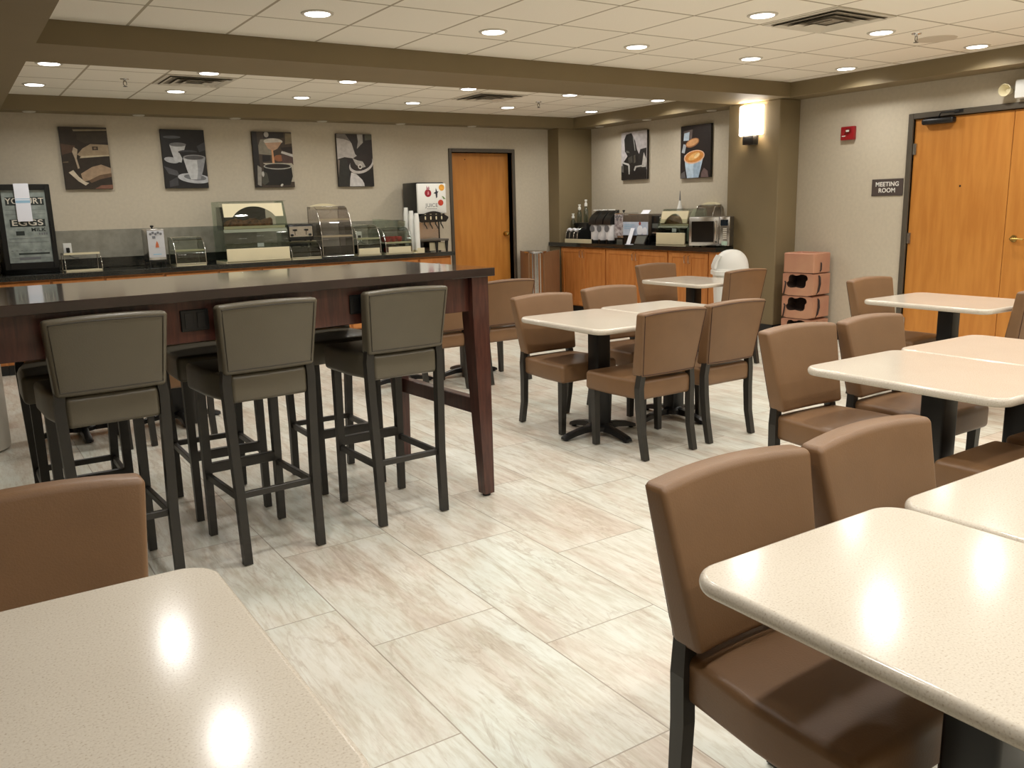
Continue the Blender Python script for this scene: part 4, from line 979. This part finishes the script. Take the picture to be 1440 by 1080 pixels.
# tablet and paper
t = thing('tablet_stand', 'grey-screened black tablet tilted on the coffee counter', 'tablet', at(8.22, 7.345), R9)
b = MB(); b.hexa([(-.09,-.04,.0),(.11,-.04,.0),(.11,-.015,.0),(-.09,-.015,.0)],[(-.07,.0,.12),(.13,.0,.12),(.13,.02,.12),(-.07,.02,.12)]); b.build('frame', M['plastic'], t)
b = MB(); b.hexa([(-.075,-.0405,.012),(.095,-.0405,.012),(.095,-.036,.012),(-.075,-.036,.012)],[(-.06,-.006,.108),(.112,-.006,.108),(.112,-.002,.108),(-.06,-.002,.108)]); b.build('screen', M['screen'], t)
t = thing('paper_notice', 'narrow white paper slip standing left of the tablet on the coffee counter', 'paper', at(8.42, 7.35), R9)
b = MB(); b.hexa([(-.035,-.045,0),(.035,-.045,0),(.035,-.04,0),(-.035,-.04,0)],[(-.015,.02,.20),(.05,.02,.20),(.05,.025,.20),(-.015,.025,.20)]); b.box(-.05,.055,-.05,.02,0,.003); b.build('sheet', M['paper'], t)
# black brewer
t = thing('coffee_brewer', 'black boxy brewer with grey display between poster machine and glass case', 'coffee machine', at(8.043, 7.56), R9)
t.scale = (.88,1,1)
b = MB(); b.box(-.10, .10, -.12, .15, .11, .35, .01, 2); b.box(-.10,.10,.0,.15,.0,.11); b.box(-.10,.10,-.14,.15,0,.03); b.build('body', M['plastic'], t, 40)
b = MB(); b.box(-.08, .05, -.123, -.12, .20, .255); b.build('display', M['screen'], t)
b = MB(); b.box(-.09,.06,-.125,-.12,.135,.15); b.build('drip_edge', M['steel'], t)
b = MB(); b.box(.075,.09,-.126,-.12,.23,.335); b.build('light_strip', M['white'], t)
# glass case w/ cream header, second one
t2 = display_case('glass display case with cream arched header left of the microwave', at(7.68, 7.50), R9, .50, .34, .42)
# trumpet stand inside -> a cereal / cake stand
t = thing('cake_stand', 'dark trumpet-shaped stand seen inside the glass case by the microwave', 'stand', at(7.60, 7.47)[:2] + (ZA+.0202,), R9)
t.location.z = ZA + .021
b = MB(); b.lathe([(.06,0),(.055,.01),(.04,.04),(.04,.16),(.05,.185)], n=20); b.build('stem', M['dark'], t, 50)
# rear tall case with cream top behind the microwave
curved_case('bread_case', 'smoked bread case with cream header standing behind the microwave', at(7.50, 7.76), R9, .28, .16, .46, (.2,), M['smoke'], top_cream=True)
t = thing('spray_bottle', 'slim white cone-shaped bottle standing up behind the glass case', 'bottle', (7.62, 7.80, ZA), R9)
b = MB(); b.lathe([(.034,0),(.036,.01),(.036,.42),(.022,.47),(.012,.52)], n=20); b.build('bottle_body', M['white'], t, 50)
b = MB(); b.lathe([(.010,.52),(.006,.60),(.002,.64)], n=12); b.build('nozzle', M['gtxt'], t, 50)
# microwave
t = thing('microwave', 'stainless steel microwave at the pillar end of the coffee counter', 'microwave', at(7.05, 7.40), R9 + radians(24))
t.scale = (.86,1,1)
b = MB(); b.box(-.27, .27, -.03, .26, .012, .335, .006, 2); b.build('body', M['frame'], t, 40)
t.location.x = 7.20
b = MB(); b.box(-.272, .13, -.055, -.03, .015, .333, .006, 2); dr = b.build('door', M['steel'], t, 40)
b = MB(); b.box(-.235, .065, -.058, -.055, .055, .285); b.build('door_window', M['dark'] if 0 else solid((30,24,20), .12), dr)
b = MB(); b.tube([(.10,-.055,.285),(.10,-.085,.27),(.102,-.09,.17),(.10,-.085,.075),(.10,-.055,.06)], .011, 10); b.build('handle', M['chrome'], dr, 60)
b = MB(); b.box(.132, .272, -.05, -.03, .015, .333, .006, 2); cp = b.build('control_panel', M['steel'], t, 40)
b = MB(); b.box(.15,.25,-.0525,-.05,.235,.30); b.build('display', solid((24,34,44), .2), cp)
b = MB()
for k in range(6): b.box(.185,.235,-.0525,-.05,.09+k*.021,.103+k*.021,.001,1)
b.build('button', M['trimw'], cp)
b = MB(); b.box(.17,.245,-.0525,-.05,.022,.065); b.build('sticker', solid((196,220,204)), cp)
b = MB()
for sx in (-.23,.23):
    for sy in (0,.22): b.lathe([(.015,0),(.015,.013)], sx, sy, 10)
b.build('foot', M['rubber'], t)
# ------------------------------------------------------------------ corner waste unit: steel column nose and wood panels
t = thing('corner_waste_bin', 'corner waste unit with fluted steel front and brown wood side panels', 'bin', (0,0,0), 0)
Pn, Pl, Pr = Vector((6.42,9.17)), Vector((6.62,9.83)), Vector((7.06,9.56))
H_ = .855
cl_ = Vector((6.46,9.24)) + Vector((-.83,.56))*.088; cr_ = Vector((6.46,9.24)) + Vector((.83,-.56))*.088
b = MB(); b.prism([tuple(cl_+Vector((.01,0))), tuple(cr_), tuple(Pr+Vector((-.005,.01))), (7.06,9.60), (7.06,9.84), tuple(Pl)], 'z', .05, H_-.03); b.build('body', M['frame'], t)
def wpanel(a, c, nm='side_panel'):
    d = (c-a).normalized(); nrm = Vector((d.y,-d.x))*.014
    if nrm.dot(Pn + Vector((-.1,-.1)) - a) < 0 and nm == 'side_panel': pass
    b = MB(); b.prism([tuple(a), tuple(c), tuple(c+nrm), tuple(a+nrm)], 'z', .02, H_); return b.build(nm, M['tan'], t)
wpanel(Pl, cl_); wpanel(cr_, Pr)
b = MB(); pts = []; c0 = (cl_+cr_)/2; ax = (cr_-cl_); rad = ax.length/2; a0 = math.atan2(-ax.y, -ax.x)
for k in range(49):
    a = a0 + pi*k/48; r_ = rad*(1 - .07*(0.5+.5*cos(k*pi/4)))
    pts.append((c0.x + r_*cos(a), c0.y + r_*sin(a)))
b.prism(pts, 'z', .03, H_-.01); b.build('fluted_steel_column', M['steel'], t, 30)
b = MB(); rim = []
for z, k in ((H_-.01,1.0),(H_+.012,1.12),(H_+.016,1.12),(H_+.002,.98)):
    rim.append([(c0.x + .11*k*1.15*cos(a)+.05, c0.y + .11*k*1.5*sin(a)+.10, z) for a in [2*pi*i/28 for i in range(28)]])
b.loft(rim); b.build('dished_steel_top', M['steel'], t, 40)
# ------------------------------------------------------------------ swing-lid bin
t = thing('swing_lid_bin', 'white domed swing-lid bin beside the olive pillar', 'bin', (6.80, 6.20, 0), radians(-35))
def rr_ring(w, d, r, z):
    out = []
    for cx, cy, a0 in ((w/2-r, d/2-r, 0), (-w/2+r, d/2-r, pi/2), (-w/2+r, -d/2+r, pi), (w/2-r, -d/2+r, 1.5*pi)):
        for q in range(7): an = a0 + pi/2*q/6; out.append((cx+r*cos(an), cy+r*sin(an), z))
    return out
b = MB(); b.loft([rr_ring(.27,.21,.05,0), rr_ring(.345,.27,.06,.70)]); b.build('bin_body', M['white'], t, 40)
b = MB(); b.loft([rr_ring(.365,.29,.06,.70), rr_ring(.385,.31,.06,.705), rr_ring(.385,.31,.06,.745), rr_ring(.37,.295,.06,.75), rr_ring(.365,.29,.06,.765)]); lid = b.build('lid_rim', M['white'], t, 40)
b = MB(); rr = []
for k in range(13):
    a = pi*k/12; rr.append([(x*(1-.10*(abs(s_)==1)), -.145*cos(a), .765 + .185*sin(a)) for s_, x in ((-1,-.155),(-.5,-.16),(0,-.0),(.5,.16),(1,.155))])
b = MB(); rings = []
for k in range(10):
    a = pi/2*k/9.3; c_ = cos(a)**.8; rings.append([(.178*c_*cos(q)*1.0, .143*c_*sin(q), .765 + .195*sin(a)) for q in [2*pi*i/28 for i in range(28)]])
b.loft(rings)
b.build('dome', M['white'], lid, 60)
b = MB(); b.prism([(-.190,.768),(-.190,.80),(-.165,.865),(-.14,.905),(-.12,.90),(-.15,.85),(-.17,.768)], 'y', -.085, .085); b.build('swing_flap', M['white'], lid, 60)
t = thing('round_bin', 'pale cream rounded bin at the left picture edge behind the bar stools', 'bin', (-.035, 6.33, 0))
b = MB(); b.lathe([(.20,0),(.235,.012),(.24,.03),(.245,.70),(.25,.705),(.25,.74),(.235,.75)], n=40); b.build('bin_body', M['trimw'], t, 40)
b = MB(); b.lathe([(.235,.75),(.22,.80),(.10,.83),(.002,.835)], n=40); b.build('domed_lid', M['trimw'], t, 40)
# ------------------------------------------------------------------ stacked booster seats
def make_booster():
    t = thing('booster_seat', None, None)
    W, Dp, Hh = .36, .30, .235
    b = MB()
    # outline of front face with dark mouth: rim around irregular opening (dark brown lining paints in the hollow's shade)
    out = [(-W/2,0),(W/2,0),(W/2,Hh),(-W/2,Hh)]
    n_ = 24; hole = []
    for k in range(n_):
        a = 2*pi*k/n_; c, s_ = cos(a), sin(a)
        rx, rz = .112, .072; p = 4.5
        den = (abs(c)**p + abs(s_)**p)**(1/p); u, v = rx*c/den, rz*s_/den
        if v > .03: v -= .020*(1-min(1,abs(u+.02)/.05))
        if v < -.03: v += .010*(1-min(1,abs(u)/.06))
        hole.append((u-.012 + (.012 if v > 0 else -.008), .147+v))
    def oproj(k):
        a = 2*pi*k/n_; c, s_ = cos(a), sin(a); m = max(abs(c)/(W/2), abs(s_)/(Hh/2)); return (c/m, Hh/2+s_/m)
    V = lambda p, y: (p[0], y, p[1])
    fr = [V(oproj(k), -Dp/2) for k in range(n_)]; hf = [V(h, -Dp/2+.004) for h in hole]; hb = [V(h, -Dp/2+.16) for h in hole]; bk = [V(oproj(k), Dp/2) for k in range(n_)]
    b.loft([bk, fr, hf], cap=False); b.poly(bk); b.build('shell', M['boost'], t, 30)
    b = MB(); b.loft([hf, hb], cap=False); b.poly(hb); b.build('shade_lining', M['cavity'], t)
    b = MB(); b.box(-W/2+.01, W/2-.01, -Dp/2-.003, -Dp/2+.004, Hh-.005, Hh-.001); b.build('seam', M['pipe'], t)
    b = MB(); b.tube([(W/2+.002,-.06,.21),(W/2+.012,-.055,.19),(W/2+.014,-.05,.12),(W/2+.012,-.07,.05),(W/2+.002,-.09,.015)], [.006,.010,.011,.009,.004], 8); b.build('strap', M['strap'], t, 60)
    b = MB(); b.tube([(-.15,-Dp/2-.004,.14),(-.135,-Dp/2-.010,.13),(-.145,-Dp/2-.012,.06),(-.16,-Dp/2-.006,.01)], .007, 8); b.build('strap', M['strap'], t, 60)
    return t
bs = make_booster()
bx, by = 7.47, 5.78
for i in range(3):
    place(bs, i, (bx, by, i*.2365), radians(-85), ('tan booster seat at the bottom of the stack by the pillar', 'tan booster seat second from the bottom of the stack by the pillar', 'tan booster seat third from the bottom of the stack by the pillar')[i], 'stacked booster seats by the olive pillar', 'booster seat')
t = thing('booster_seat', 'tan booster seat on top of the stack, its seat basin showing no dark opening', 'booster seat', (bx, by, 3*.2365), radians(-85), 'stacked booster seats by the olive pillar')
W, Dp, Hh = .36, .30, .20
b = MB(); b.loft([rr_ring(W,Dp,.02,0), rr_ring(W,Dp,.02,Hh-.01), rr_ring(W-.015,Dp-.015,.018,Hh), rr_ring(W-.06,Dp-.06,.02,Hh), rr_ring(W-.09,Dp-.09,.02,Hh-.05)]); b.build('shell', M['boost'], t, 30)
b = MB(); b.tube([(W/2+.002,-.03,.10),(W/2+.010,-.035,.09),(W/2+.012,-.04,.03),(W/2+.006,-.045,.012)], .007, 8); b.build('strap', M['strap'], t, 60)
# ------------------------------------------------------------------ world, camera, view
w = bpy.data.worlds.new('room_surroundings'); S.world = w; w.use_nodes = True
w.node_tree.nodes['Background'].inputs[0].default_value = (.9,.85,.75,1); w.node_tree.nodes['Background'].inputs[1].default_value = .05
cam = bpy.data.cameras.new('camera'); co = bpy.data.objects.new('camera', cam); COL.objects.link(co); S.camera = co
cam.sensor_width = 36; cam.lens = 1200/1440*36; cam.clip_start = .05; cam.clip_end = 60
yaw, pitch, roll = .57822, .2048475, -.0259777
fw = Vector((sin(yaw)*cos(pitch), cos(yaw)*cos(pitch), -sin(pitch))); rt = Vector((cos(yaw), -sin(yaw), 0)); up = rt.cross(fw)
r2 = rt*cos(roll) + up*sin(roll); u2 = -rt*sin(roll) + up*cos(roll)
mt = Matrix((r2, u2, -fw)).transposed().to_4x4(); mt.translation = Vector((0,0,1.45)); co.matrix_world = mt
S.view_settings.view_transform = 'Standard'; S.view_settings.look = 'None'; S.view_settings.gamma = 1; S.view_settings.exposure = -0.85
S.view_settings.use_curve_mapping = False
